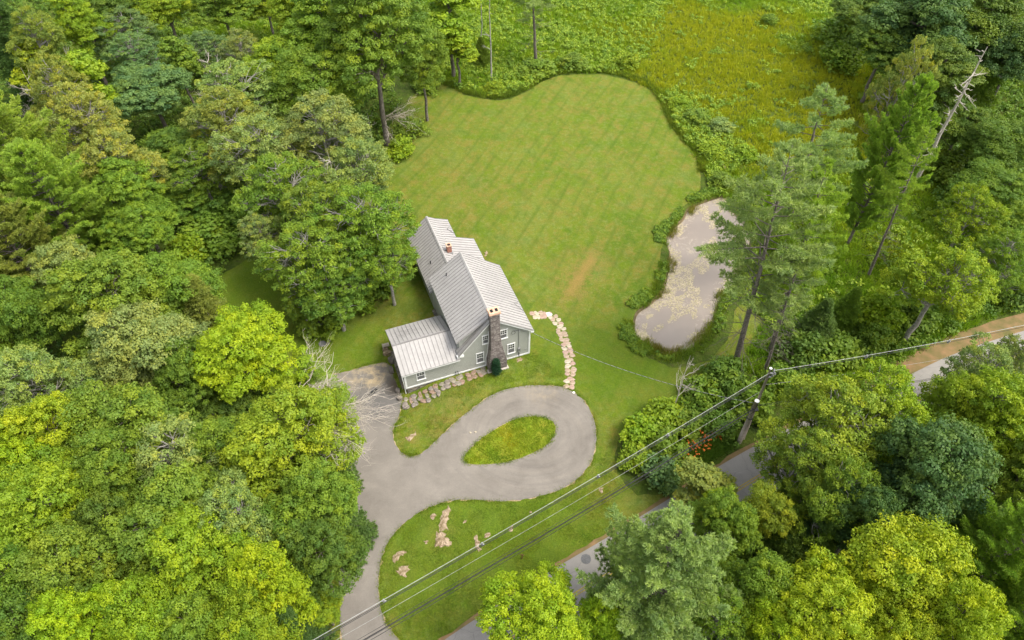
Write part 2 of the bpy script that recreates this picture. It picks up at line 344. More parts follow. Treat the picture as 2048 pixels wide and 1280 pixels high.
def roof_mat():
    m, n, b = mat('standing_seam_metal', 0.58, 0.35, 0.0); v = coord(n)
    c = ramp(n, noise(n, v, 0.35, 5, 0.6), [(0.3, (0.335, 0.32, 0.305)), (0.7, (0.41, 0.39, 0.372))])
    c = mix(n, 1.0, c, ramp(n, noise(n, v, 2.6, 5, 0.7), [(0.3, (0.88,) * 3), (0.7, (1.06,) * 3)]), 'MULTIPLY')
    sx = sepxyz(n, v); stn = math_(n, 'MULTIPLY', blob(n, sx, 1.6, 5.2, .3, 1.7), ramp(n, noise(n, v, 1.8, 5, .7), [(.4, (0, 0, 0)), (.62, (1, 1, 1))])); c = mix(n, math_(n, 'MULTIPLY', stn, .6), c, (.14, .135, .13))
    at_ = n.nodes.new('ShaderNodeAttribute'); at_.attribute_name = 'tint'
    n.links.new(c, b.inputs['Base Color']); return m
M_ROOF = roof_mat(); M_SEAM = two_tone('seam_metal', (0.20, 0.19, 0.185), (0.26, 0.25, 0.24), 2, rough=0.5, bmp=0)
def siding_mat():
    m, n, b = mat('clapboard_siding', 0.7, 0.25); v = coord(n); s = sepxyz(n, v)
    fr = math_(n, 'FRACT', math_(n, 'MULTIPLY', s[2], 8.5)); k = ramp(n, fr, [(0.0, (0.80,) * 3), (0.14, (1, 1, 1)), (1.0, (1.03,) * 3)])
    c = ramp(n, noise(n, v, 0.6, 4), [(0.3, (0.38, 0.385, 0.345)), (0.7, (0.43, 0.435, 0.39))])
    n.links.new(mix(n, 1.0, c, k, 'MULTIPLY'), b.inputs['Base Color']); bump(n, b, fr, 0.6, 0.02); return m
M_SIDE = siding_mat()
def stone_mat(name, c1, c2, c3, sc):
    m, n, b = mat(name, 0.9, 0.2); v = coord(n, scale=(1, 1, 1.7)); vo = n.nodes.new('ShaderNodeTexVoronoi'); vo.inputs['Scale'].default_value = sc; n.links.new(v, vo.inputs['Vector'])
    hh = n.nodes.new('ShaderNodeSeparateColor'); n.links.new(vo.outputs['Color'], hh.inputs[0])
    c = ramp(n, hh.outputs[0], [(0.0, c1), (0.5, c2), (1.0, c3)])
    v2 = n.nodes.new('ShaderNodeTexVoronoi'); v2.feature = 'DISTANCE_TO_EDGE'; v2.inputs['Scale'].default_value = sc; n.links.new(v, v2.inputs['Vector'])
    c = mix(n, ramp(n, v2.outputs['Distance'], [(0.0, (1, 1, 1)), (0.08, (0, 0, 0))]), c, tuple(x * 0.6 for x in c1))
    n.links.new(c, b.inputs['Base Color']); bump(n, b, v2.outputs['Distance'], 0.6, 0.05); return m
M_CHIM = stone_mat('chimney_stone', (0.15, 0.125, 0.115), (0.24, 0.205, 0.19), (0.33, 0.29, 0.265), 3.2)
M_FOUND = stone_mat('fieldstone', (0.13, 0.12, 0.10), (0.22, 0.20, 0.16), (0.33, 0.28, 0.22), 1.8)
def brick_mat():
    m, n, b = mat('red_brick', 0.9, 0.2); v = coord(n); br = n.nodes.new('ShaderNodeTexBrick'); br.inputs['Scale'].default_value = 5
    br.inputs['Color1'].default_value = (0.30, 0.10, 0.06, 1); br.inputs['Color2'].default_value = (0.42, 0.17, 0.11, 1); br.inputs['Mortar'].default_value = (0.35, 0.30, 0.26, 1)
    cm = n.nodes.new('ShaderNodeCombineXYZ'); s = sepxyz(n, v); n.links.new(math_(n, 'ADD', s[0], s[1]), cm.inputs[0]); n.links.new(s[2], cm.inputs[1]); n.links.new(cm.outputs[0], br.inputs['Vector'])
    n.links.new(br.outputs['Color'], b.inputs['Base Color']); return m
M_BRICK = brick_mat()
M_CAP = two_tone('clay_cap', (0.55, 0.33, 0.22), (0.66, 0.44, 0.32), 3, bmp=0.2)
M_BLACK = two_tone('dark_opening', (0.01, 0.01, 0.01), (0.03, 0.03, 0.03), 3, bmp=0)
M_IRON = two_tone('dark_iron', (0.05, 0.05, 0.055), (0.10, 0.10, 0.10), 6, rough=0.6, bmp=0.2)
M_GALV = two_tone('grey_metal', (0.30, 0.30, 0.30), (0.42, 0.42, 0.42), 4, rough=0.45, metal=0.4, bmp=0)
m_, n_, b_ = mat('window_glass', 0.06, 0.6); b_.inputs['Base Color'].default_value = (0.035, 0.04, 0.035, 1); M_GLASS = m_
M_SCREEN = two_tone('window_screen', (0.12, 0.12, 0.12), (0.17, 0.17, 0.17), 8, bmp=0)
M_STONE = two_tone('flagstone', (0.33, 0.26, 0.20), (0.52, 0.44, 0.35), 1.6, bmp=0.5, dist=0.02)
M_LEDGE = two_tone('ledge_rock', (0.17, 0.125, 0.06), (0.44, 0.34, 0.24), 2.6, bmp=0.9, dist=0.06)
M_ROCK = two_tone('grey_field_rock', (0.13, 0.115, 0.10), (0.30, 0.255, 0.215), 2.4, bmp=0.8, dist=0.05)
M_POLE = two_tone('pole_wood', (0.32, 0.275, 0.22), (0.48, 0.41, 0.33), 3, bmp=0.5)
M_WIRE = two_tone('black_cable', (0.025, 0.025, 0.028), (0.05, 0.05, 0.05), 3, bmp=0, rough=0.6)
M_LWIRE = two_tone('light_cable', (0.30, 0.30, 0.28), (0.42, 0.42, 0.40), 3, bmp=0, rough=0.5)

# ---------------------------------------------------------------- sheets of ground
def sheet(name, outer, holes, zoff, m, grid=1.2, flat=False, tag_kind='structure', fine=None, tintf=None):
    outer = resample([np.array(p[:2], float) for p in outer], grid * 1.5)
    holes = [resample([np.array(p[:2], float) for p in h], grid) for h in holes]
    pts = list(outer); edges = [(i, (i + 1) % len(outer)) for i in range(len(outer))]
    for h in holes:
        b0 = len(pts); pts += list(h); edges += [(b0 + i, b0 + (i + 1) % len(h)) for i in range(len(h))]
    A = np.array(outer); lo = A.min(0); hi = A.max(0)
    def grid_pts(g, l, h_):
        gx, gy = np.meshgrid(np.arange(l[0] + g / 2, h_[0], g), np.arange(l[1] + g / 2, h_[1], g)); return gx.ravel(), gy.ravel()
    gx, gy = grid_pts(grid, np.maximum(lo, (-60, 15)), np.minimum(hi, (60, 110)))
    if not flat:
        near = (np.hypot(gx - HO[0] - 6, gy - HO[1] - 4) < 24); far = ~near & (((np.round(gx / grid).astype(int) % 4) == 0) & ((np.round(gy / grid).astype(int) % 4) == 0))
        k = near | far; gx, gy = gx[k], gy[k]
    k = inpoly(gx, gy, outer)
    for h in holes: k &= ~inpoly(gx, gy, h)
    def clear(gx, gy, ring):
        ok = np.ones(gx.shape, bool)
        for p in ring: ok &= np.hypot(gx - p[0], gy - p[1]) > grid * 0.45
        return ok
    gx, gy = gx[k], gy[k]
    for ring in [outer] + holes:
        kk = clear(gx, gy, ring); gx, gy = gx[kk], gy[kk]
    pts += [np.array(q) for q in zip(gx, gy)]
    vo, eo, fo, *_ = delaunay_2d_cdt([Vector((float(p[0]), float(p[1]))) for p in pts], edges, [], 0, 1e-5)
    V = np.array([(v.x, v.y) for v in vo]); F = np.array([list(f) for f in fo]); cen = V[F].mean(1)
    k = inpoly(cen[:, 0], cen[:, 1], outer)
    for h in holes: k &= ~inpoly(cen[:, 0], cen[:, 1], h)
    F = F[k]; a = V[F]; ar = (a[:, 1, 0] - a[:, 0, 0]) * (a[:, 2, 1] - a[:, 0, 1]) - (a[:, 2, 0] - a[:, 0, 0]) * (a[:, 1, 1] - a[:, 0, 1]); F[ar < 0] = F[ar < 0][:, ::-1]
    Z = (np.zeros(len(V)) if flat else zt(V[:, 0], V[:, 1])) + zoff
    me = np_mesh(name, np.column_stack([V, Z]), F, smooth=True, tint=None if tintf is None else tintf(V))
    o = link(name, me, m); return tag(o, kind=tag_kind)
def PX(L): return [np.array(G(*p)[:2]) for p in L]

lawn_px = [(860,163),(905,177),(935,191),(975,199),(1012,199),(1050,185),(1080,166),(1112,153),(1170,149),(1220,152),(1270,165),(1305,185),(1325,215),(1340,250),(1370,285),(1398,318),(1402,345),(1400,378),(1380,402),(1356,424),(1336,452),(1322,500),(1316,560),(1290,610),(1264,650),(1268,690),(1300,716),(1350,735),(1402,726),(1440,700),(1462,660),(1480,610),(1530,640),(1510,690),(1470,728),(1410,765),(1360,800),(1300,835),(1250,858),(1232,895),(1238,945),(1275,990),(1355,985)]
lawn_px += [(1280,1034),(1210,1078),(1100,1143),(1000,1207),(890,1283),(800,1345),(740,1420),(620,1440),(560,1200),(560,960),(540,800),(440,680),(395,610),(450,545),(560,490),(650,420),(750,300),(800,225)]
pond_px = [(1452,390),(1426,394),(1378,414),(1364,437),(1341,457),(1330,481),(1338,504),(1335,533),(1326,574),(1303,601),(1273,623),(1266,650),(1271,675),(1297,692),(1326,708),(1364,705),(1405,680),(1428,640),(1440,604),(1478,560),(1494,522),(1505,466),(1487,428),(1470,400)]
drive_px = [(684,1290),(679,1200),(678,1150),(684,1100),(700,1040),(700,980),(680,920),(655,860),(640,800),(652,757),(700,742),(740,731),(775,727),(788,757),(803,795),(797,835),(787,853),(787,880),(800,902),(815,912),(832,912),(852,901),(880,875),(905,850),(940,821),(975,796),(1012,779),(1060,771),(1108,772),(1132,777),(1163,797),(1184,830),(1192,870),(1187,910),(1170,943),(1140,969),(1100,987),(1050,999),(1000,1003),(950,1000),(905,1001),(870,1010),(840,1025),(810,1045),(786,1070),(769,1098),(760,1130),(757,1165),(759,1200),(767,1235),(781,1260),(803,1284),(835,1308),(800,1350),(740,1380),(690,1350)]
isl_px = [(930,910),(929,922),(942,929),(975,929),(1010,925),(1045,915),(1080,899),(1100,883),(1111,863),(1109,848),(1095,838),(1070,833),(1040,836),(1015,845),(985,862),(955,884)]
LAWN = jitter_poly(smooth_poly(PX(lawn_px), 5), 0.10, 3); POND = smooth_poly(PX(pond_px), 5); DRIVE = smooth_poly(PX(drive_px), 5); ISL = smooth_poly(PX(isl_px), 5)
POND_IN = offset_poly(POND, -0.35)
road_px = [(560,1520),(720,1400),(885,1283),(1000,1207),(1100,1143),(1210,1078),(1280,1034),(1370,978),(1460,920),(1600,845),(1700,802),(1780,770),(1900,712),(2048,662),(2300,590)]
RU = smooth_line([at(*p)[:2] for p in road_px], 6)
def off_line(P, d):
    out = []
    for i in range(len(P)):
        e = P[min(i + 1, len(P) - 1)] - P[max(i - 1, 0)]; k = np.array([e[1], -e[0]]); out.append(P[i] + k / np.linalg.norm(k) * d)
    return out
RL = off_line(RU, 5.3)
big = [(-420, -60), (420, -60), (420, 620), (-420, 620)]
sheet('ground', [np.array(p, float) for p in [(-80, 0), (80, 0), (110, 175), (-110, 175)]], [POND], -0.012, M_GROUND, 1.2)
MB().add([(-900, -300, -0.5), (900, -300, -0.5), (900, 1500, -0.5), (-900, 1500, -0.5)], [(0, 1, 2, 3)]).build('terrain', M_GROUND)['kind'] = 'structure'
sheet('lawn', LAWN, [offset_poly(POND, 0.05)], 0.012, M_LAWN, 1.2)
def pond_tint(V):
    d = np.full(len(V), 99.0)
    for p in POND_IN: d = np.minimum(d, np.hypot(V[:, 0] - p[0], V[:, 1] - p[1]))
    return np.clip(1 - d / 3.0, 0, 1)
sheet('pond_water', offset_poly(POND, 0.1), [], -0.32, M_POND, 0.8, flat=True, tintf=pond_tint)
mb = MB(); n0 = len(POND)
for i in range(n0):
    a, b, c, d = POND[i], POND[(i + 1) % n0], POND_IN[(i + 1) % n0], POND_IN[i]
    mb.add([(*a, -0.010), (*b, -0.010), (*c, -0.45), (*d, -0.45)], [(0, 1, 2, 3)])
mb.build('pond_bank', M_BANK)['kind'] = 'structure'
sheet('driveway_verge', jitter_poly(resample(offset_poly(DRIVE, 0.015), 0.45), 0.085, 5), [offset_poly(ISL, -0.10)], 0.028, M_DIRT, 1.2)
sheet('driveway', jitter_poly(DRIVE, 0.03, 6), [ISL], 0.052, M_DRIVE, 1.2)
shp = off_line(RU, -0.55); shp2 = off_line(RU, 5.9)
def strip(name, A, B, z, m):
    V = [(*a, z) for a in A] + [(*b, z) for b in B]; n = len(A)
    me = np_mesh(name, V, [(i, n + i, n + i + 1, i + 1) for i in range(n - 1)]); return tag(link(name, me, m), kind='structure')
wide = [(-0.35 if p[0] < 32 else -0.35 - 1.9 * min(1, (p[0] - 32) / 6)) for p in RU]
shp = [RU[i] + (off_line(RU, 1.0)[i] - RU[i]) * wide[i] for i in range(len(RU))]
shp = jitter_poly(shp, 0.08, 9)
strip('road_shoulder', shp, shp2, 0.066, M_SHOULDER)
strip('road', RU, RL, 0.078, M_ROAD)
M_YEL = two_tone('yellow_paint', (0.30, 0.24, 0.06), (0.50, 0.36, 0.06), 4, bmp=0)
for k in (2.62, 2.85): strip('road_centre_line', off_line(RU, k), off_line(RU, k + .1), 0.083, M_YEL)
# island: a slightly crowned grass bed inside the loop
IM = two_tone('island_grass', (0.150, 0.215, 0.010), (0.245, 0.245, 0.022), 0.8, bmp=0.9, dist=0.08, lo=0.38, hi=0.68)
sheet('grass_island', offset_poly(ISL, -0.03), [], 0.035, IM, 0.8)

# ---------------------------------------------------------------- house
ZB = 1.15
house = tag(empty('farmhouse', ST(0, 0, 0), HA), 'grey clapboard farmhouse with pale standing seam metal roofs and a stone chimney', 'house')
RS, ZR = 9.5, 8.55               # main ridge
SL = [5.95, 13.72]               # main body, left / right wall
TB = 9.9
def zr_right(s): return ZR - (s - RS) * 0.765
def zr_left(s): return ZR - (RS - s) * 1.14
def zr_dorm(s): return ZR - (RS - s) * 0.70
# walls -----------------------------------------------------
mb = MB()
gab = [(6.0, ZB), (13.7, ZB), (13.7, zr_right(13.7) - .1), (RS, ZR - .1), (6.0, zr_left(6.0) - .1)]
mb.add([(s, 0, z) for s, z in gab] + [(s, TB, z) for s, z in gab], [(0, 1, 2, 3, 4), (9, 8, 7, 6, 5), (1, 6, 7, 2), (0, 4, 9, 5), (4, 3, 8, 9)])
mb.add([(s, .45, z) for s, z in [(6.1, 4.6), (RS, ZR - .12), (6.1, zr_dorm(6.1) - .12)]] + [(s, TB - .03, z) for s, z in [(6.1, 4.6), (RS, ZR - .12), (6.1, zr_dorm(6.1) - .12)]], [(0, 1, 2), (5, 4, 3), (0, 2, 5, 3)])
mb.build('main_wall', M_SIDE, house)
mb = MB()
WR, WZ = 2.95, 4.85
wg = [(0, ZB), (6.7, ZB), (6.7, 2.95), (WR, WZ - .1), (0, 3.85)]
mb.add([(0.0, t, z) for t, z in wg] + [(5.995, t, z) for t, z in wg], [(4, 3, 2, 1, 0), (5, 6, 7, 8, 9), (0, 1, 6, 5), (0, 5, 9, 4), (1, 2, 7, 6)])
mb.build('wing_wall', M_SIDE, house)
mb = MB(); EB = 20.1
eg = [(5.9, ZB), (10.8, ZB), (10.8, 4.35), (9.5, 5.0), (8.4, 5.75), (5.9, 3.75)]
mb.add([(s, TB + .003, z) for s, z in eg] + [(s, EB, z) for s, z in eg], [(0, 1, 2, 3, 4, 5), (11, 10, 9, 8, 7, 6), (1, 7, 8, 2), (0, 5, 11, 6)])
mb.box((10.803, TB + .003, ZB), (12.9, 16.7, 3.45)); mb.build('ell_wall', M_SIDE, house)
mb = MB()
mb.box((5.6, 0.05, -0.4), (13.65, 9.8, ZB - .002)); mb.box((0.06, 0.06, -0.4), (5.6, 6.6, ZB - .002)); mb.box((6.0, 9.8, -.4), (12.8, 16.6, ZB - .002)); mb.box((6.0, 16.6, -.4), (10.7, 20.0, ZB - .002))
mb.build('foundation', M_FOUND, house)
mb = MB()       # white corner boards, water table, rakes, fascias
mb.box((-.06, -.05, ZB - .05), (8.78, -.003, ZB + .14)); mb.box((10.86, -.05, ZB - .05), (13.76, -.003, ZB + .14))
mb.box((-.07, -.06, ZB + .14), (.13, .12, 3.62)); mb.box((13.58, -.06, ZB + .14), (13.77, .14, 5.25))
for (a, b, fz) in ((RS + .3, 14.0, zr_right), (5.75, RS - .3, zr_left)):
    mb.add([(a, -.34, fz(a) - .09), (b, -.34, fz(b) - .09), (b, -.34, fz(b) - .30), (a, -.34, fz(a) - .30), (a, -.30, fz(a) - .09), (b, -.30, fz(b) - .09), (b, -.30, fz(b) - .30), (a, -.30, fz(a) - .30)], [(0, 1, 2, 3), (7, 6, 5, 4), (0, 4, 5, 1), (3, 2, 6, 7), (0, 3, 7, 4), (1, 5, 6, 2)])
mb.box((13.7, -.3, 4.95), (13.98, TB + .2, 5.06)); mb.box((5.62, -.34, 3.98), (6.35, .05, 4.18)); mb.box((5.85, -.12, 3.55), (6.05, -.004, 3.98)); mb.box((13.72, -.36, 4.78), (14.04, .06, 4.98))
mb.box((-.3, -.33, 3.5), (5.9, -.29, 3.72)); mb.box((5.78, .42, 5.78), (6.02, .52, 6.0))
mb.box((5.74, .55, 5.74), (5.80, TB, 5.88)); mb.build('trim', M_WHITE, house)
mb = MB(); mb.tube([(-.28, -.28, 3.6), (-.20, -.2, 2.4), (-.16, -.14, 0.5)], .045, 6); mb.build('downspout', M_WHITE, house)
# roofs -----------------------------------------------------
def roof_plane(name, a, b, c, d, step=0.445, th=0.09, ridge_cap=True):
    """a,b eave ends; c,d ridge ends above b,a; one slab with standing seams running eave to ridge"""
    a, b, c, d = map(Vector, (a, b, c, d)); nrm = (b - a).cross(d - a).normalized()
    if nrm.z < 0: nrm = -nrm
    mb = MB(); dn = nrm * th
    mb.hexa([a - dn, b - dn, c - dn, d - dn], [a, b, c, d], 0)
    n = max(2, int(round((b - a).length / step))); e = (b - a).normalized()
    for i in range(n + 1):
        k = min(max(i / n, 0.004), 0.996); p = a.lerp(b, k); q = d.lerp(c, k); w2 = e * 0.02; hh = nrm * 0.045
        mb.hexa([p - w2 + nrm * .001, p + w2 + nrm * .001, q + w2 + nrm * .001, q - w2 + nrm * .001], [p - w2 + hh, p + w2 + hh, q + w2 + hh, q - w2 + hh], 1)
    return mb.build(name, [M_ROOF, M_SEAM], house)
F = -.36; B = TB + .2
roof_plane('roof', (14.02, F, zr_right(14.02)), (14.02, B, zr_right(14.02)), (RS, B, ZR), (RS, F, ZR))
roof_plane('dormer_roof', (5.72, .02, zr_dorm(5.72) + .03), (5.72, B, zr_dorm(5.72) + .03), (RS - .003, B, ZR + .03), (RS - .003, .02, ZR + .03))
o = roof_plane('lower_roof', (5.75, F, zr_left(5.75)), (5.75, .55, zr_left(5.75)), (RS - .006, .55, ZR - .004), (RS - .006, F, ZR - .004), 0.5)
o = roof_plane('wing_roof', (-.33, -.36, 3.76), (5.98, -.36, 3.76), (5.98, WR, WZ), (-.33, WR, WZ))
roof_plane('wing_roof', (-.33, 7.02, 3.0), (5.90, 7.02, 3.0), (5.90, WR + .004, WZ - .002), (-.33, WR + .004, WZ - .002))
roof_plane('ell_roof', (5.62, TB + .01, 3.72), (5.62, 20.4, 3.72), (8.4, 20.4, 5.85), (8.4, TB + .01, 5.85))
roof_plane('ell_roof', (9.5, B + .01, 5.22), (9.5, 20.4, 5.22), (8.404, 20.4, 5.848), (8.404, B + .01, 5.848))
roof_plane('shed_roof', (10.98, 16.95, 4.62), (10.98, 20.4, 4.62), (9.504, 20.4, 5.215), (9.504, 16.95, 5.215))
roof_plane('shed_roof', (13.15, B + .01, 3.72), (13.15, 16.945, 3.72), (9.504, 16.945, 5.215), (9.504, B + .01, 5.215))
mb = MB()       # ridge caps
for (p, q, wd, sl1, sl2) in (((RS, F - .02, ZR), (RS, B + .02, ZR), .17, .765, .70),):
    for sg, sl in ((1, sl1), (-1, sl2)):
        mb.hexa([(p[0], p[1], p[2] + .045), (p[0] + sg * wd, p[1], p[2] + .06 - wd * sl), (q[0] + sg * wd, q[1], q[2] + .06 - wd * sl), (q[0], q[1], q[2] + .045)],
                [(p[0], p[1], p[2] + .085), (p[0] + sg * wd, p[1], p[2] + .08 - wd * sl), (q[0] + sg * wd, q[1], q[2] + .08 - wd * sl), (q[0], q[1], q[2] + .085)])
for sg, sl in ((1, .57), (-1, .766)):
    wd = .15; mb.hexa([(8.4, B, 5.885), (8.4 + sg * wd, B, 5.90 - wd * sl), (8.4 + sg * wd, 20.43, 5.90 - wd * sl), (8.4, 20.43, 5.885)], [(8.4, B, 5.925), (8.4 + sg * wd, B, 5.925 - wd * sl), (8.4 + sg * wd, 20.43, 5.925 - wd * sl), (8.4, 20.43, 5.925)])
mb.build('ridge_cap', M_ROOF, house)
mb = MB(); mb.tube([(-.36, WR, WZ + .05), (5.9, WR, WZ + .05)], .07, 6); mb.build('ridge_cap', M_SEAM, house)
# chimney ---------------------------------------------------
mb = MB()
def ring(s0, s1, t0, t1, z): return [(s0, t0, z), (s1, t0, z), (s1, t1, z), (s0, t1, z)]
rings = [ring(8.80, 10.80, -.95, -.004, 0.5), ring(8.80, 10.80, -.95, -.004, 2.4), ring(8.98, 10.62, -.92, -.004, 3.2), ring(9.16, 10.28, -.78, -.004, 5.0), ring(9.20, 10.20, -.72, -.004, 6.5), ring(9.20, 10.16, -.70, .20, 9.55)]
for i in range(5):
    if i < 4: mb.hexa(rings[i], rings[i + 1])
    else: mb.hexa(rings[4][:2] + [(10.20, -.004, 6.5), (9.20, -.004, 6.5)], rings[5][:2] + [(10.16, .06, 9.55), (9.20, .06, 9.55)])
ch = mb.build('stone_chimney', M_CHIM, house)
mb = MB(); mb.box((9.08, -.82, 9.552), (10.28, .16, 9.70)); mb.box((9.12, -.78, 9.702), (10.24, .12, 9.78)); mb.build('chimney_cap', M_CAP, ch)
mb = MB()
for s0 in (9.30, 9.80): mb.box((s0, -.55, 9.75), (s0 + .28, -.15, 9.79))
mb.build('flue', M_BLACK, ch)
M_CONC = two_tone('base_concrete', (0.40, 0.37, 0.32), (0.52, 0.48, 0.42), 2)
for lo_, hi_ in (((8.62, -1.05, .6), (9.3, -.55, 1.08)), ((10.1, -1.15, .6), (10.95, -.7, 1.12))):
    mb = MB(); mb.box(lo_, hi_); mb.build('hearth_base', M_CONC, ch)
for sg in (0, 1):     # white flashing boards beside the stone
    X = [(8.76, ZB + .14), (8.76, 2.42), (8.95, 3.2), (9.12, 5.0), (9.15, 6.5)] if sg == 0 else [(10.84, ZB + .14), (10.84, 2.42), (10.66, 3.2), (10.32, 5.0), (10.24, 6.5)]
    mb = MB()
    for (p, q) in zip(X[:-1], X[1:]):
        mb.hexa([(p[0] - .05, -.03, p[1]), (p[0] + .05, -.03, p[1]), (p[0] + .05, -.006, p[1]), (p[0] - .05, -.006, p[1])], [(q[0] - .05, -.03, q[1]), (q[0] + .05, -.03, q[1]), (q[0] + .05, -.006, q[1]), (q[0] - .05, -.006, q[1])])
    mb.build('corner_trim', M_WHITE, ch)
mb = MB(); mb.box((9.0, 13.75, 4.7), (9.52, 14.3, 6.35)); bc = mb.build('brick_chimney', M_BRICK, house)
mb = MB(); mb.box((8.95, 13.70, 6.352), (9.57, 13.84, 6.45)); mb.box((8.95, 14.21, 6.352), (9.57, 14.35, 6.45)); mb.box((8.95, 13.842, 6.352), (9.08, 14.208, 6.448)); mb.box((9.44, 13.842, 6.352), (9.57, 14.208, 6.448)); mb.build('chimney_cap', M_CAP, bc)
mb = MB(); mb.box((9.082, 13.845, 6.30), (9.438, 14.205, 6.37)); mb.build('flue', M_BLACK, bc)
mb = MB(); mb.box((8.9, 13.62, 5.0), (9.62, 14.40, 5.45)); mb.build('flashing', M_GALV, bc)
# windows ---------------------------------------------------
def window(s0, s1, z0, z1, tilt=0):
    w = MB(); f = .10
    w.box((s0, -.055, z0), (s0 + f, -.004, z1)); w.box((s1 - f, -.055, z0), (s1, -.004, z1)); w.box((s0 - .03, -.075, z1), (s1 + .03, -.004, z1 + .1)); w.box((s0 - .04, -.10, z0 - .09), (s1 + .04, -.004, z0))
    w.box((s0 + f, -.045, z0), (s1 - f, -.004, z0 + .05)); w.box((s0 + f, -.045, z1 - .05), (s1 - f, -.004, z1))
    o = w.build('window', M_WHITE, house)
    zm = (z0 + z1) / 2
    g = MB(); g.box((s0 + f, -.020, zm), (s1 - f, -.0045, z1 - .05)); g.build('upper_pane', M_GLASS, o)
    g = MB(); g.box((s0 + f, -.024, z0 + .05), (s1 - f, -.0045, zm - .002)); g.build('lower_screen', M_SCREEN, o)
    g = MB(); g.box((s0 + f, -.040, zm - .035), (s1 - f, -.0245, zm + .035)); wd = (s1 - s0 - 2 * f)
    for k in (1, 2): g.box((s0 + f + wd * k / 3 - .018, -.034, zm + .036), (s0 + f + wd * k / 3 + .018, -.0205, z1 - .05))
    g.box((s0 + f, -.0342, (zm + z1) / 2 - .018), (s1 - f, -.0206, (zm + z1) / 2 + .018)); g.build('sash', M_WHITE, o)
    return o
window(7.70, 8.57, 1.98, 3.45); window(8.44, 9.18 + .0, 4.78, 5.98); window(10.36, 11.20, 4.80, 6.05); window(11.18, 12.05, 2.06, 3.50); window(1.20, 2.15, 2.02, 3.22)
# services on the gable wall
mb = MB(); mb.tube([(12.47, -.05, 2.5), (12.47, -.05, 5.45)], .03, 6); mb.tube([(12.47, -.06, 5.45), (12.47, -.16, 5.55), (12.47, -.26, 5.42)], .035, 6); mb.build('service_conduit', M_GALV, house)
mb = MB(); mb.box((12.36, -.16, 1.95), (12.64, -.004, 2.55)); o = mb.build('electric_meter', M_GALV, house)
mb = MB(); mb.tube([(12.5, -.155, 2.38), (12.5, -.24, 2.38)], .085, 10); mb.build('meter_dial', M_SCREEN, o)
mb = MB(); mb.tube([(12.5, -.05, 1.0), (12.5, -.05, 1.95)], .035, 6); mb.build('ground_conduit', M_IRON, house)
mb = MB()
mb.tube([(11.85 + .22 * math.cos(a), -.05, 5.25 + .26 * math.sin(a)) for a in np.linspace(0, 6.28, 14)], .015, 4); mb.tube([(11.9, -.04, 5.45), (12.4, -.04, 5.4), (13.0, -.04, 5.0), (13.5, -.04, 4.9)], .014, 4); mb.build('cable_coil', M_WIRE, house)
for s0 in (5.35, 5.60):
    mb = MB(); mb.tube([(s0, -.02, 1.55), (s0, -.14, 1.6), (s0, -.14, 1.25)], .05, 7); mb.build('vent_pipe', M_IRON, house)
mb = MB(); mb.box((13.15, -.03, 1.9), (13.4, -.004, 2.0)); mb.build('wall_vent', M_GALV, house)
for (s0, t0, z0) in ((6.85, 13.6, 4.6), (7.4, 8.6, 7.0)):
    mb = MB(); mb.tube([(s0, t0, z0), (s0, t0, z0 + .5)], .07, 7); mb.build('roof_vent', M_IRON, house)
mb = MB(); mb.tube([(10.9, 19.2, 4.6), (10.3, 18.4, 4.95), (11.02, 17.6, 4.66)], .03, 5); mb.build('heat_cable', M_SCREEN, house)
mb = MB(); mb.tube([(13.95, 3.9, 5.25), (13.2, 3.3, 5.85), (13.95, 2.4, 5.25)], .02, 5); mb.build('heat_cable', M_SCREEN, house)
# basement door side: low timber and stone
mb = MB(); mb.box((-.35, .9, -.1), (-.005, 5.6, .5)); mb.box((-.28, .9, .502), (-.005, 5.6, 1.0)); mb.build('basement_wall', M_FOUND, house)
mb = MB()
mb.box((-.9, 6.75, .55), (-.2, 6.95, .7)); mb.box((-.9, 7.15, .35), (-.2, 7.35, .5)); mb.box((-.95, 6.72, .05), (-.85, 7.4, .52)); mb.build('porch_step', M_POLE, house)

# ---------------------------------------------------------------- stones
def stone_mesh(name, outline, h, r, dome=.15):
    n = len(outline); c = np.mean(outline, 0); V = []
    for k, zz in ((1.0, 0.0), (1.0, h * .7), (.86, h)):
        for p in outline: V.append((*(c + (p - c) * k), zz + (r.normal(0, h * .06) if zz > 0 else -0.05)))
    V.append((*c, h * (1 + dome))); F = []
    for L in range(2):
        for i in range(n): F.append((L * n + i, L * n + (i + 1) % n, (L + 1) * n + (i + 1) % n, (L + 1) * n + i))
    top = [(2 * n + i, 2 * n + (i + 1) % n, 3 * n) for i in range(n)]
    me = bpy.data.meshes.new(name); me.from_pydata(V, [], F + top); me.update(); return me
def put_stone(name, x, y, z, rx, ry, rot, h, m, label, cat, group, r, n=7):
    a = np.sort(r.uniform(0, 2 * math.pi / n * .6, n) + np.arange(n) * 2 * math.pi / n)
    k = r.uniform(.8, 1.12, n); P = np.column_stack([np.cos(a) * rx * k, np.sin(a) * ry * k])
    c, s = math.cos(rot), math.sin(rot); P = P @ np.array([[c, s], [-s, c]])
    me = stone_mesh(name, P, h, r); o = link(name, me, m, loc=(x, y, z)); tag(o, label, cat, group); return o
r_ = np.random.default_rng(21)
FM = [two_tone('flagstone_tan', (0.30, 0.22, 0.15), (0.46, 0.36, 0.27), 3.0, bmp=.4), two_tone('flagstone_cream', (0.38, 0.32, 0.22), (0.54, 0.48, 0.37), 3.0, bmp=.4), two_tone('flagstone_pink', (0.32, 0.22, 0.17), (0.46, 0.33, 0.26), 3.0, bmp=.4)]
path = smooth_line([np.array(G(*p)[:2]) for p in [(1060,633),(1082,630),(1102,632),(1114,645),(1122,662),(1131,690),(1138,715),(1140,740),(1138,765),(1137,776)]], 14)
L = [0]
for i in range(1, len(path)): L.append(L[-1] + np.linalg.norm(path[i] - path[i - 1]))
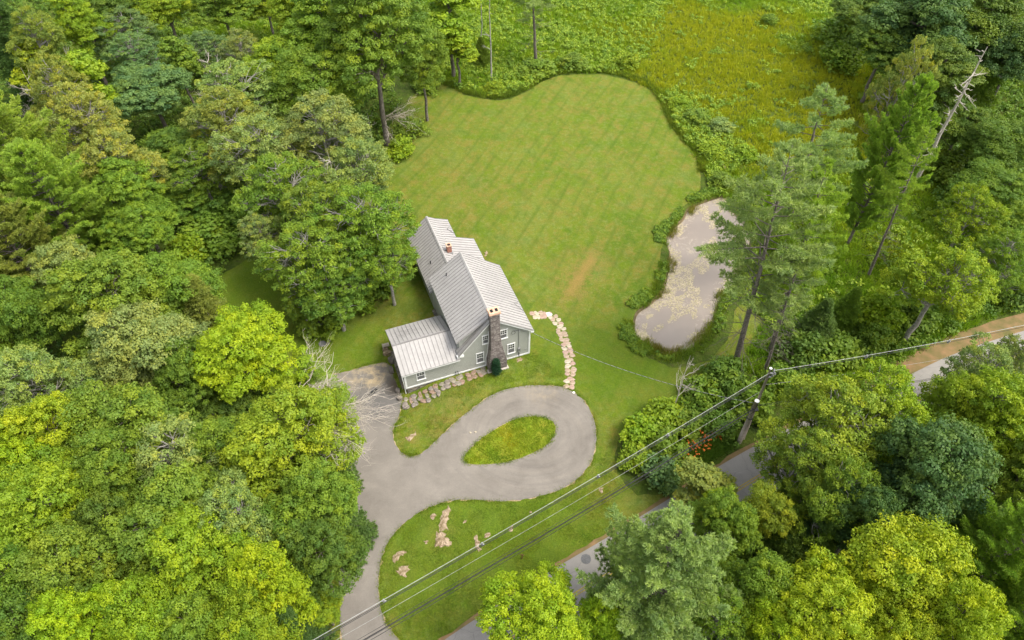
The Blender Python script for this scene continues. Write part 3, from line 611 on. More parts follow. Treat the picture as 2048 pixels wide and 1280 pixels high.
dist = .3; k = 0
M_PALE = two_tone('pale_slab', (0.70, 0.68, 0.62), (0.80, 0.78, 0.72), 2, bmp=.2)
while dist < L[-1]:
    i = min(np.searchsorted(L, dist), len(path) - 2); d = path[i + 1] - path[i - 1]; d /= np.linalg.norm(d); nrm = np.array([-d[1], d[0]]); p = path[i]
    row = [(0.0, 1.0)] if k % 5 == 3 else [(-.30, .62), (.32, .62)]
    for (o_, ww) in row:
        q = p + nrm * (o_ * 1.0 + r_.normal(0, .04)) + d * r_.normal(0, .07); ang = math.atan2(nrm[1], nrm[0]) + r_.normal(0, .25)
        put_stone('flagstone', q[0], q[1], float(zt(*q)) + .012, .37 * ww / .62 * r_.uniform(.95, 1.12), .30 * r_.uniform(.9, 1.15), ang, .05, FM[int(r_.integers(3))], 'flat tan flagstone fitted into the curved path between driveway and house corner', 'flagstone', 'flagstones of the curved garden path', r_)
    dist += .50; k += 1
q = G(1096, 630); put_stone('flagstone', q[0], q[1], q[2] + .03, .55, .36, 0.1, .09, M_PALE, 'large white slab in the bend of the stone path nearest the lawn', 'flagstone', 'flagstones of the curved garden path', r_)
q = G(1147, 786); put_stone('loose_stone', q[0], q[1], q[2] + .02, .16, .14, 0.3, .12, M_PALE, 'small white stone at the driveway end of the path', 'stone', None, r_)
# rock border in front of the wing
bl = smooth_line([np.array(ST(*p, 0)[:2]) for p in [(-.55, -1.0), (1.6, -1.15), (4.0, -.95), (6.2, -.75), (8.4, -.65)]], 12)
RM = [M_ROCK, two_tone('pinkish_rock', (0.20, 0.135, 0.10), (0.34, 0.24, 0.18), 2.5, bmp=.9), two_tone('pale_rock', (0.17, 0.155, 0.12), (0.32, 0.28, 0.215), 2.5, bmp=.9)]
LB = [0]
for i in range(1, len(bl)): LB.append(LB[-1] + np.linalg.norm(bl[i] - bl[i - 1]))
dist = 0
while dist < LB[-1]:
    i = min(max(np.searchsorted(LB, dist), 1), len(bl) - 2); d = bl[i + 1] - bl[i - 1]; d /= np.linalg.norm(d); nrm = np.array([-d[1], d[0]])
    for o_ in ((-.55, .0, .5) if dist < 3.6 else (-.25, .28)):
        q = bl[i] + nrm * (o_ + r_.normal(0, .05)) + d * r_.normal(0, .1)
        put_stone('border_rock', q[0], q[1], float(zt(*q)) - .02, r_.uniform(.30, .46), r_.uniform(.25, .36), r_.uniform(0, 3), r_.uniform(.06, .14), RM[int(r_.integers(3))], 'rough rock laid in the border along the front of the low wing', 'rock', 'rocks bordering the front of the wing', r_, 8)
    dist += .58
for (px, py, a, b, h, lab) in ((811, 814, .38, .42, .35, 'pale block at the outermost corner of the rock border'), (800, 799, .3, .26, .4, 'tan rock at the foot of the wing corner beside the asphalt'), (776, 708, .55, .3, .4, 'tan rock under the back left corner of the wing roof'), (771, 700, .4, .28, .35, 'thin slab beside the rocks behind the wing'), (783, 722, .35, .5, .5, 'brown rock against the left wall of the wing'), (783, 742, .3, .5, .5, 'mossy brown rock beside the basement door'), (796, 784, .26, .4, .4, 'low brown rock between wing wall and asphalt')):
    q = G(px, py); put_stone('rock', q[0], q[1], q[2] - .02, a, b, .3, h, M_ROCK if py > 715 else M_LEDGE, lab, 'rock', 'loose rocks round the left end of the wing', r_, 8)
# bedrock showing through the grass
def ledge(pts, h, label):
    h *= .45; P = [np.array(G(*p)[:2]) for p in pts]; c = np.mean(P, 0); P = resample([p - c for p in P], .18); P = [p * .95 + r_.normal(0, .085, 2) for p in P]
    n = len(P); V = []; levels = [(1, -.05), (.93, h * .35), (.72, h * .75), (.42, h), (.15, h * .9)]
    for k, zz in levels: V += [(*(p * k + (r_.normal(0, .05, 2) if k < 1 else 0)), zz + (r_.normal(0, h * .2) if k < 1 else 0)) for p in P]
    V.append((0, 0, h)); F = []
    for L_ in range(len(levels) - 1):
        for i in range(n): F.append((L_ * n + i, L_ * n + (i + 1) % n, (L_ + 1) * n + (i + 1) % n, (L_ + 1) * n + i))
    F += [((len(levels) - 1) * n + i, (len(levels) - 1) * n + (i + 1) % n, len(levels) * n) for i in range(n)]
    me = bpy.data.meshes.new('ledge_rock'); me.from_pydata(V, [], F); me.update()
    o = link('ledge_rock', me, M_LEDGE, loc=(c[0], c[1], float(zt(*c)) + .015)); tag(o, label, 'rock', 'bedrock showing through the lower lawn')
ledge([(868,1078),(873,1065),(888,1062),(902,1085),(903,1096),(870,1094)], .28, 'largest pale bedrock outcrop in the lower lawn, squarish and bare')
ledge([(876,1052),(884,1040),(880,1030),(888,1018),(900,1010),(903,1016),(896,1036),(894,1060),(880,1062)], .18, 'long tan bedrock finger running up from the largest outcrop')
ledge([(859,1034),(868,1026),(873,1032),(868,1040),(860,1040)], .16, 'small outcrop beside the long tan bedrock finger')
ledge([(849,1082),(855,1080),(856,1088),(850,1090)], .12, 'tiny pale rock left of the largest outcrop')
ledge([(784,1112),(795,1105),(812,1100),(815,1104),(800,1114),(790,1124),(783,1122)], .12, 'thin crooked outcrop near the inner curve of the drive')
ledge([(790,1145),(800,1132),(818,1128),(822,1140),(812,1148),(810,1160),(800,1152)], .14, 'ragged lowest outcrop near the inner curve of the drive')
ledge([(947,1072),(953,1070),(957,1082),(962,1100),(958,1106),(950,1090)], .16, 'narrow upright outcrop right of the largest one, under the upper cable')
ledge([(969,1068),(980,1066),(981,1074),(970,1076)], .12, 'small outcrop directly under the upper cable')
ledge([(925,1040),(933,1040),(932,1047),(925,1047)], .1, 'little square outcrop below the middle of the loop')
ledge([(1018,1052),(1024,1052),(1024,1062),(1019,1062)], .12, 'little outcrop beside a cable clamp in the lower lawn')
ledge([(1059,1021),(1065,1021),(1065,1026),(1059,1026)], .1, 'small rock just below the drive loop on the right')
ledge([(1198,977),(1207,975),(1205,986),(1200,984)], .12, 'small pinkish rock between the cables right of the loop')
ledge([(806,878),(822,870),(832,865),(828,873),(818,882)], .1, 'low tan ledge on the grass tongue between drive and loop')
ledge([(718,605),(728,588),(742,592),(746,602),(735,610),(722,614)], .12, 'tan bare rock patch at the edge of the back yard trees')
ledge([(818,458),(828,450),(838,449),(836,456),(824,461)], .12, 'flat tan slab at the back corner of the long roof')
ledge([(968,510),(974,502),(976,510),(970,519)], .1, 'small tan slab beside the rear shed roof')
ledge([(1030,720),(1040,716),(1048,718),(1040,724)], .12, 'pale stone slab beneath the right corner of the gable')
for (px, py, sd_) in ((941, 866, 'left'), (951, 865, 'right')):
    q = G(px, py); put_stone('loose_stone', q[0], q[1], q[2] + .05, .13, .1, 0, .08, FM[1], sd_ + ' one of the two small pale stones on the asphalt near the island', 'stone', 'pair of pale stones on the drive', r_)
ledge([(1438,328),(1446,326),(1460,345),(1456,352),(1446,340)], .3, 'pinkish stone pile in the weeds above the pond')
# covers
q = G(645, 688); mb = MB(); mb.tube([(0, 0, -.02), (0, 0, .10)], .42, 18); mb.tube([(0, 0, .10), (0, 0, .13)], .34, 18); o = mb.build('septic_cover', M_SCREEN); o.location = q; tag(o, 'round dark septic cover set in the shaded left yard', 'cover')
q = at(1172, 1118, .083); mb = MB(); mb.tube([(0, 0, 0), (0, 0, .02)], .45, 22)
for k in range(-4, 5): mb.box((-.34, k * .08 - .015, .021), (.34, k * .08 + .015, .028))
o = mb.build('manhole_cover', M_SCREEN); o.location = q; tag(o, 'round dark manhole cover in the road beside the big grey-green pine', 'manhole cover')
q = G(1044, 1117); mb = MB(); mb.tube([(0, 0, -.1), (.02, 0, .9)], [.06, .05], 7); mb.tube([(-.22, .05, .72), (.22, -.05, .78)], .03, 5); o = mb.build('wooden_stake', two_tone('stake', (0.13, 0.07, 0.03), (0.20, 0.11, 0.05), 4)); o.location = q; tag(o, 'short brown stake in the roadside grass below the cables', 'stake')

# ---------------------------------------------------------------- plants: numpy builders
def leaves(P, N, size, r, aspect=1.5, tint=None):
    """one diamond leaf quad per point"""
    n = len(P); N = N / (np.linalg.norm(N, axis=1, keepdims=True) + 1e-9); A = r.normal(size=(n, 3)); A -= (A * N).sum(1, keepdims=True) * N; A /= (np.linalg.norm(A, axis=1, keepdims=True) + 1e-9)
    B = np.cross(N, A); sz = (size * r.uniform(.7, 1.3, n))[:, None]
    V = np.stack([P - A * sz * aspect * .5, P + B * sz * .5, P + A * sz * aspect * .5, P - B * sz * .5], 1).reshape(-1, 3)
    F = np.arange(4 * n).reshape(n, 4); T = np.repeat(tint if tint is not None else r.random(n), 4); return V, F, T
def rdir(r, n, zlo=-1.0):
    z = r.uniform(zlo, 1, n); a = r.uniform(0, 2 * math.pi, n); q = np.sqrt(np.maximum(0, 1 - z * z)); return np.column_stack([q * np.cos(a), q * np.sin(a), z])
def puff_leaves(cs, rad, per, size, r, flat=.6, jit=.7, zlo=-.25):
    n = len(cs); d = rdir(r, n * per, zlo); rr = np.repeat(rad, per)[:, None]; k = r.uniform(.55, 1.05, (n * per, 1))
    lump = 1 + .34 * np.sin(d[:, :1] * 5 + np.repeat(r.uniform(0, 6, n), per)[:, None]) * np.cos(d[:, 1:2] * 4)
    P = np.repeat(cs, per, 0) + d * rr * k * lump * np.array([1, 1, flat]); N = d + r.normal(0, jit, (n * per, 3)) + np.array([0, 0, .5])
    pt = np.repeat(r.normal(.5, .22, n), per); T = np.clip(pt + r.normal(0, .12, n * per), 0, 1)
    return leaves(P, N, size, r, 1.45, T)
def limb(mb, a, b, r0, r1, r, seg=4, wob=.08, n=5, sag=0.0):
    a = np.array(a, float); b = np.array(b, float); Ln = np.linalg.norm(b - a); pts = []
    for i in range(seg + 1):
        t = i / seg; p = a + (b - a) * t
        if 0 < i < seg: p = p + r.normal(0, wob * Ln / seg, 3)
        p[2] += sag * Ln * 4 * t * (1 - t); pts.append(p)
    mb.tube(pts, list(np.linspace(r0, r1, seg + 1)), n, cap=False); return pts
def broadleaf(seed, Rr=5.0, H=14.0, nl=15, npf=250, pr=.74, per=200, size=.135, low=.28, sparse=0.0, flat=.5, jit=.55, barkvis=0):
    r = np.random.default_rng(seed); zc = H * (low + 1) / 2; rz = H * (1 - low) / 2
    d = rdir(r, nl, -.55); d[0] = (0, 0, 1); k = r.uniform(.40, .78, nl)[:, None]
    cen = np.array([0, 0, zc]) + d * k * np.array([Rr, Rr, rz]); lr = r.uniform(.22, .46, nl) * Rr
    ii = r.integers(0, nl, npf * 5); dd = rdir(r, npf * 5, -.35); P = cen[ii] + dd * lr[ii][:, None] * np.array([1, 1, .85]) * (r.uniform(.82, 1.10, (npf * 5, 1)) + .22 * (r.random((npf * 5, 1)) > .86)); keep = np.ones(len(P), bool)
    for j in range(nl): keep &= ~((np.linalg.norm((P - cen[j]) / np.array([1, 1, .85]), axis=1) < lr[j] * .8) & (ii != j))
    P = P[keep]; ii = ii[keep]; sel = []
    for q in range(len(P)):               # keep the tufts apart so the crown reads as clumps
        if len(sel) >= npf: break
        if not sel or np.min(np.linalg.norm(P[sel] - P[q], axis=1)) > pr * .98: sel.append(q)
    P = P[sel]; ii = ii[sel]; rad = r.uniform(.7, 1.25, len(P)) * pr
    V, F, T = puff_leaves(P, rad, per, size, r, flat, jit)
    ni = int(npf * .3); jj = r.integers(0, nl, ni); Q = cen[jj] + rdir(r, ni) * (lr[jj] * r.uniform(.2, .8, ni))[:, None]
    V2, F2, T2 = puff_leaves(Q, np.full(ni, pr * .9), int(per * .35), size * 1.1, r, .7, 1.0, -1)
    crown = np_mesh('crown', np.vstack([V, V2]), np.vstack([F, F2 + len(V)]), np.concatenate([T, T2]))
    mb = MB(); tr = Rr * .055 + .05; top = (r.normal(0, .15), r.normal(0, .15), H * .72)
    tp = limb(mb, (0, 0, -.2), top, tr, tr * .35, r, 6, .05, 8)
    for j in range(nl):
        z0 = min(max(cen[j][2] - lr[j] * 1.0, H * .22), H * .68); s0 = np.array([0, 0, z0]) + np.array([top[0], top[1], 0]) * z0 / H
        pts = limb(mb, s0, cen[j], tr * .45, tr * .2, r, 4, .12, 5, .04)
        own = np.where(ii == j)[0]
        for q in own[:(5 + barkvis)]: limb(mb, pts[int(r.integers(2, 5))], P[q] + (P[q] - cen[j]) * (.05 if barkvis else -.1), tr * .14, .015, r, 3, .15, 4)
    crown.materials.append(M_LEAF); tm = mb.mesh('trunk', True); tm.materials.append(M_GREYBARK if barkvis else M_BARK)
    return dict(crown=crown, trunk=tm, R=Rr * .98, H=H, cz=(low + 1) / 2 + .05)
def needles(P, D, n, ln, wd, r, spread=.8):
    m = len(P) * n; PP = np.repeat(P, n, 0); d = np.repeat(D, n, 0) + r.normal(0, spread, (m, 3)); d /= np.linalg.norm(d, axis=1, keepdims=True)
    s = np.cross(d, r.normal(size=(m, 3))); s /= (np.linalg.norm(s, axis=1, keepdims=True) + 1e-9); L_ = (ln * r.uniform(.6, 1.2, m))[:, None]; a = PP + r.normal(0, .05, (m, 3))
    V = np.stack([a - s * wd * .5, a + s * wd * .5, a + d * L_ + s * wd * .25, a + d * L_ - s * wd * .25], 1).reshape(-1, 3)
    T = np.clip(np.repeat(r.normal(.5, .2, len(P)), n) + r.normal(0, .1, m), 0, 1); return V, np.arange(4 * m).reshape(m, 4), np.repeat(T, 4)
def conifer(seed, H=18.0, Rm=3.8, z0=.25, step=.6, nb=6, rise=.12, droop=.0, tn=12, ln=.32, wd=.06, side=.42, dead=0.0, prof='pine', gap=.12, tufts=7, bark=None):
    r = np.random.default_rng(seed); mb = MB(); tr = .11 + H * .009
    limb(mb, (0, 0, -.2), (0, 0, H), tr, .02, r, 10, .012, 8)
    PP = []; DD = []; z = H * z0; zmax = H * .99
    while z < zmax:
        f = (z - H * z0) / (H - H * z0)
        if prof == 'pine': L0 = Rm * (min(1, .55 + f * 1.8) if f < .35 else 1.03 * (1 - (f - .35) / .65) ** .65 + .02)
        else: L0 = Rm * (1 - f) ** .8 + .12
        a0 = r.uniform(0, 6.28)
        for b in range(nb):
            if r.random() < gap: continue
            a = a0 + b * 6.28 / nb + r.normal(0, .25); Lb = L0 * r.uniform(.55, 1.2); d = np.array([math.cos(a), math.sin(a), 0]); perp = np.array([-d[1], d[0], 0]); pts = []
            for k in range(5):
                t = k / 4; pts.append(np.array([0, 0, z]) + d * Lb * t + np.array([0, 0, 1]) * Lb * (rise * t * (1 + t) - droop * t * t) + perp * Lb * .06 * math.sin(t * 3 + a))
            mb.tube(pts, list(np.linspace(.022 + .008 * Lb, .008, 5)), 4, cap=False)
            ns = max(3, int(Lb / .42))
            for k in range(ns):
                t = (.22 if prof != 'pine' else .34) + (.78 if prof != 'pine' else .66) * (k + r.random() * .6) / ns; t = min(t, 1); i = min(int(t * 4), 3); p = pts[i] + (pts[i + 1] - pts[i]) * (t * 4 - i)
                for sg in (-1, 1):
                    sl = side * Lb * (1.15 - t) * r.uniform(.6, 1.1) + .15; e = d * .75 + perp * sg * .75 + np.array([0, 0, rise * .6 - droop * .5])
                    nt_ = max(2, int(sl / .26))
                    for q in range(nt_):
                        PP.append(p + e * sl * (q + .6) / nt_ + r.normal(0, .05, 3)); DD.append(e + np.array([0, 0, .35 - droop]))
                PP.append(p); DD.append(d + np.array([0, 0, .4]))
        z += step * r.uniform(.8, 1.2) * (1 if f < .8 else .7)
    if dead > 0:                                # bare lower branches
        for k in range(int(dead * 34)):
            zz = r.uniform(H * .10, H * (z0 + .12)); a = r.uniform(0, 6.28); Lb = Rm * r.uniform(.3, .85); q = np.array([math.cos(a) * Lb, math.sin(a) * Lb, -Lb * r.uniform(.0, .35)])
            pts = limb(mb, (0, 0, zz), np.array([0, 0, zz]) + q, .035, .008, r, 4, .15, 4)
            for j in range(4): limb(mb, pts[1 + j % 3], np.array(pts[1 + j % 3]) + q * .4 + r.normal(0, .35, 3), .014, .005, r, 2, .2, 3)
    V, F, T = needles(np.array(PP), np.array(DD), tn, ln, wd, r)
    crown = np_mesh('crown', V, F, T); crown.materials.append(M_NEEDLE); tm = mb.mesh('trunk', True); tm.materials.append(bark or M_BARK)
    return dict(crown=crown, trunk=tm, R=Rm, H=H, cz=(z0 + 1) / 2)
def bare(seed, H, spread, n=9, r0=.12, up=.7, sub=4, m=None, fine=3, lean=(0, 0)):
    """leafless tree: trunk, limbs, branches, twigs"""
    r = np.random.default_rng(seed); mb = MB(); tp = limb(mb, (0, 0, -.2), (lean[0], lean[1], H), r0, .015, r, 9, .05, 7)
    for k in range(n):
        i = 3 + int(r.integers(0, 6)); p = np.array(tp[i]); a = r.uniform(0, 6.28); L_ = spread * r.uniform(.45, 1) * (1.2 - i / 10); q = p + np.array([math.cos(a) * L_, math.sin(a) * L_, L_ * r.uniform(.3, 1) * up])
        b = limb(mb, p, q, r0 * .38, .014, r, 5, .14, 5)
        for s in range(sub):
            j = 1 + int(r.integers(0, 4)); p2 = np.array(b[j]); q2 = p2 + (q - p) * .4 + r.normal(0, L_ * .22, 3); c = limb(mb, p2, q2, r0 * .16, .008, r, 3, .16, 4)
            for t in range(fine): j2 = 1 + int(r.integers(0, 3)); limb(mb, c[j2], np.array(c[j2]) + (q2 - p2) * .4 + r.normal(0, L_ * .12, 3), .009, .004, r, 2, .2, 3)
    me = mb.mesh('trunk', True); me.materials.append(m or M_DEAD); return me
def shrub_proto(seed, Rr=1.6, H=2.4, npf=46, pr=.5, per=70, size=.16, jit=.8):
    r = np.random.default_rng(seed); d = rdir(r, npf, -.15); P = d * r.uniform(.45, .95, (npf, 1)) * np.array([Rr, Rr, H * .72]) + np.array([0, 0, H * .25]); P[:, 2] = np.maximum(P[:, 2], .2)
    V, F, T = puff_leaves(P, r.uniform(.7, 1.3, npf) * pr, per, size, r, .7, jit, -.4); cr = np_mesh('foliage', V, F, T); cr.materials.append(M_LEAF)
    mb = MB()
    for k in range(7): limb(mb, (r.normal(0, .1), r.normal(0, .1), -.1), P[int(r.integers(npf))], .04, .01, r, 3, .1, 4)
    tm = mb.mesh('stem', True); tm.materials.append(M_BARK); return dict(crown=cr, trunk=tm, R=Rr, H=H, cz=.5)

PROTO = dict(
    maple=[broadleaf(11), broadleaf(12, nl=18, pr=.66), broadleaf(13, nl=13, pr=.84, per=230), broadleaf(14, nl=19, pr=.62, low=.20, per=175, npf=280)],
    ash=[broadleaf(21, nl=20, npf=240, pr=.56, per=130, size=.13, flat=.55, barkvis=5, jit=.75), broadleaf(22, nl=23, npf=260, pr=.54, per=120, size=.13, flat=.55, low=.2, barkvis=6, jit=.75)],
    oak=[broadleaf(31, nl=13, npf=260, pr=.72, per=180, size=.15, flat=.65, jit=.5), broadleaf(32, nl=16, npf=280, pr=.64, per=160, size=.15, flat=.65, jit=.5)],
    vine=[broadleaf(41, Rr=2.4, H=11, nl=9, npf=150, pr=.5, per=90, size=.17, low=.04)],
    pine=[conifer(51, 24, 4.8, .45, .95, 5, .10, .0, dead=1.0, gap=.28, tn=16, ln=.27, wd=.06, side=.34), conifer(52, 22, 4.8, .38, .9, 5, .14, .0, dead=.8, gap=.28, tn=16, ln=.27, wd=.06, side=.34)],
    fullpine=[conifer(53, 18, 5.4, .10, .66, 7, .24, .0, tn=26, ln=.24, wd=.07, gap=.14, side=.34), conifer(54, 18, 5.2, .12, .66, 7, .28, .0, tn=26, ln=.24, wd=.07, gap=.14, side=.34)],
    hemlock=[conifer(55, 15, 3.6, .08, .42, 8, .0, .22, prof='cone', tn=13, ln=.26, wd=.07, gap=.03), conifer(56, 15, 3.3, .05, .42, 8, .05, .25, prof='cone', tn=13, ln=.26, wd=.07, gap=.03)],
    shrub=[shrub_proto(61), shrub_proto(62, npf=56, pr=.42), shrub_proto(63, npf=40, pr=.6, size=.2)],
)
used = set()
COL = dict(bright=(.240, .345, .022), yellow=(.315, .385, .020), mid=(.180, .275, .030), pale=(.255, .330, .090), deep=(.120, .200, .028), dark=(.092, .172, .045), blue=(.150, .245, .078),
           olive=(.250, .295, .055), greypine=(.275, .365, .125), pine=(.255, .370, .050), lime=(.290, .400, .018), dpine=(.120, .205, .048), gold=(.310, .335, .070), shade=(.140, .230, .028), soft=(.300, .395, .125), spec=(.270, .350, .035))
rt = np.random.default_rng(99)
KINDNAME = dict(maple=('maple_tree', 'tree'), ash=('ash_tree', 'tree'), oak=('oak_tree', 'tree'), vine=('vine_covered_tree', 'tree'), pine=('pine_tree', 'tree'), fullpine=('pine_tree', 'tree'), hemlock=('hemlock_tree', 'tree'), shrub=('shrub', 'shrub'))
def T(kind, px, py, rpx, H, col, label, base=None, group=None, v=None):
    pr = PROTO[kind]; vi = int(rt.integers(len(pr))) if v is None else v; p = pr[vi]; cz = H * p['cz']
    a = at(px, py, cz); rad = rpx * depth(a) / FPX
    if base: b = at(*base, 0); loc = (b[0], b[1], float(zt(b[0], b[1])))
    else: loc = (a[0], a[1], float(zt(a[0], a[1])))
    sx = rad / p['R']; name, cat = KINDNAME[kind]
    o = empty(name, loc, float(rt.uniform(0, 6.28)), (sx * rt.uniform(.95, 1.05), sx * rt.uniform(.95, 1.05), H / p['H']))
    tag(o, label, cat, group or ('shrubs' if kind == 'shrub' else {'ash': 'ash trees', 'maple': 'maples of the woods', 'oak': 'dark dense broadleaf trees', 'vine': 'vine covered trees', 'pine': 'tall pines by the pond', 'fullpine': 'full white pines', 'hemlock': 'hemlocks'}[kind]))
    cname = 'foliage' if kind == 'shrub' else 'crown'; tname = 'stem' if kind == 'shrub' else 'trunk'
    t = bpy.data.objects.new(tname, p['trunk']); C.objects.link(t); t.parent = o
    c = bpy.data.objects.new(cname, p['crown']); C.objects.link(c); c.parent = o
    k = np.array(COL[col]) * (1.16 if 'pine' in kind else 1.05) * rt.uniform(.95, 1.05, 3); c.color = (*k, 1)
    if kind == 'pine': o.rotation_mode = 'QUATERNION'; q_ = o.rotation_euler.to_quaternion(); o.rotation_quaternion = Matrix.Rotation(-.075, 4, 'Y').to_quaternion() @ q_
    return o

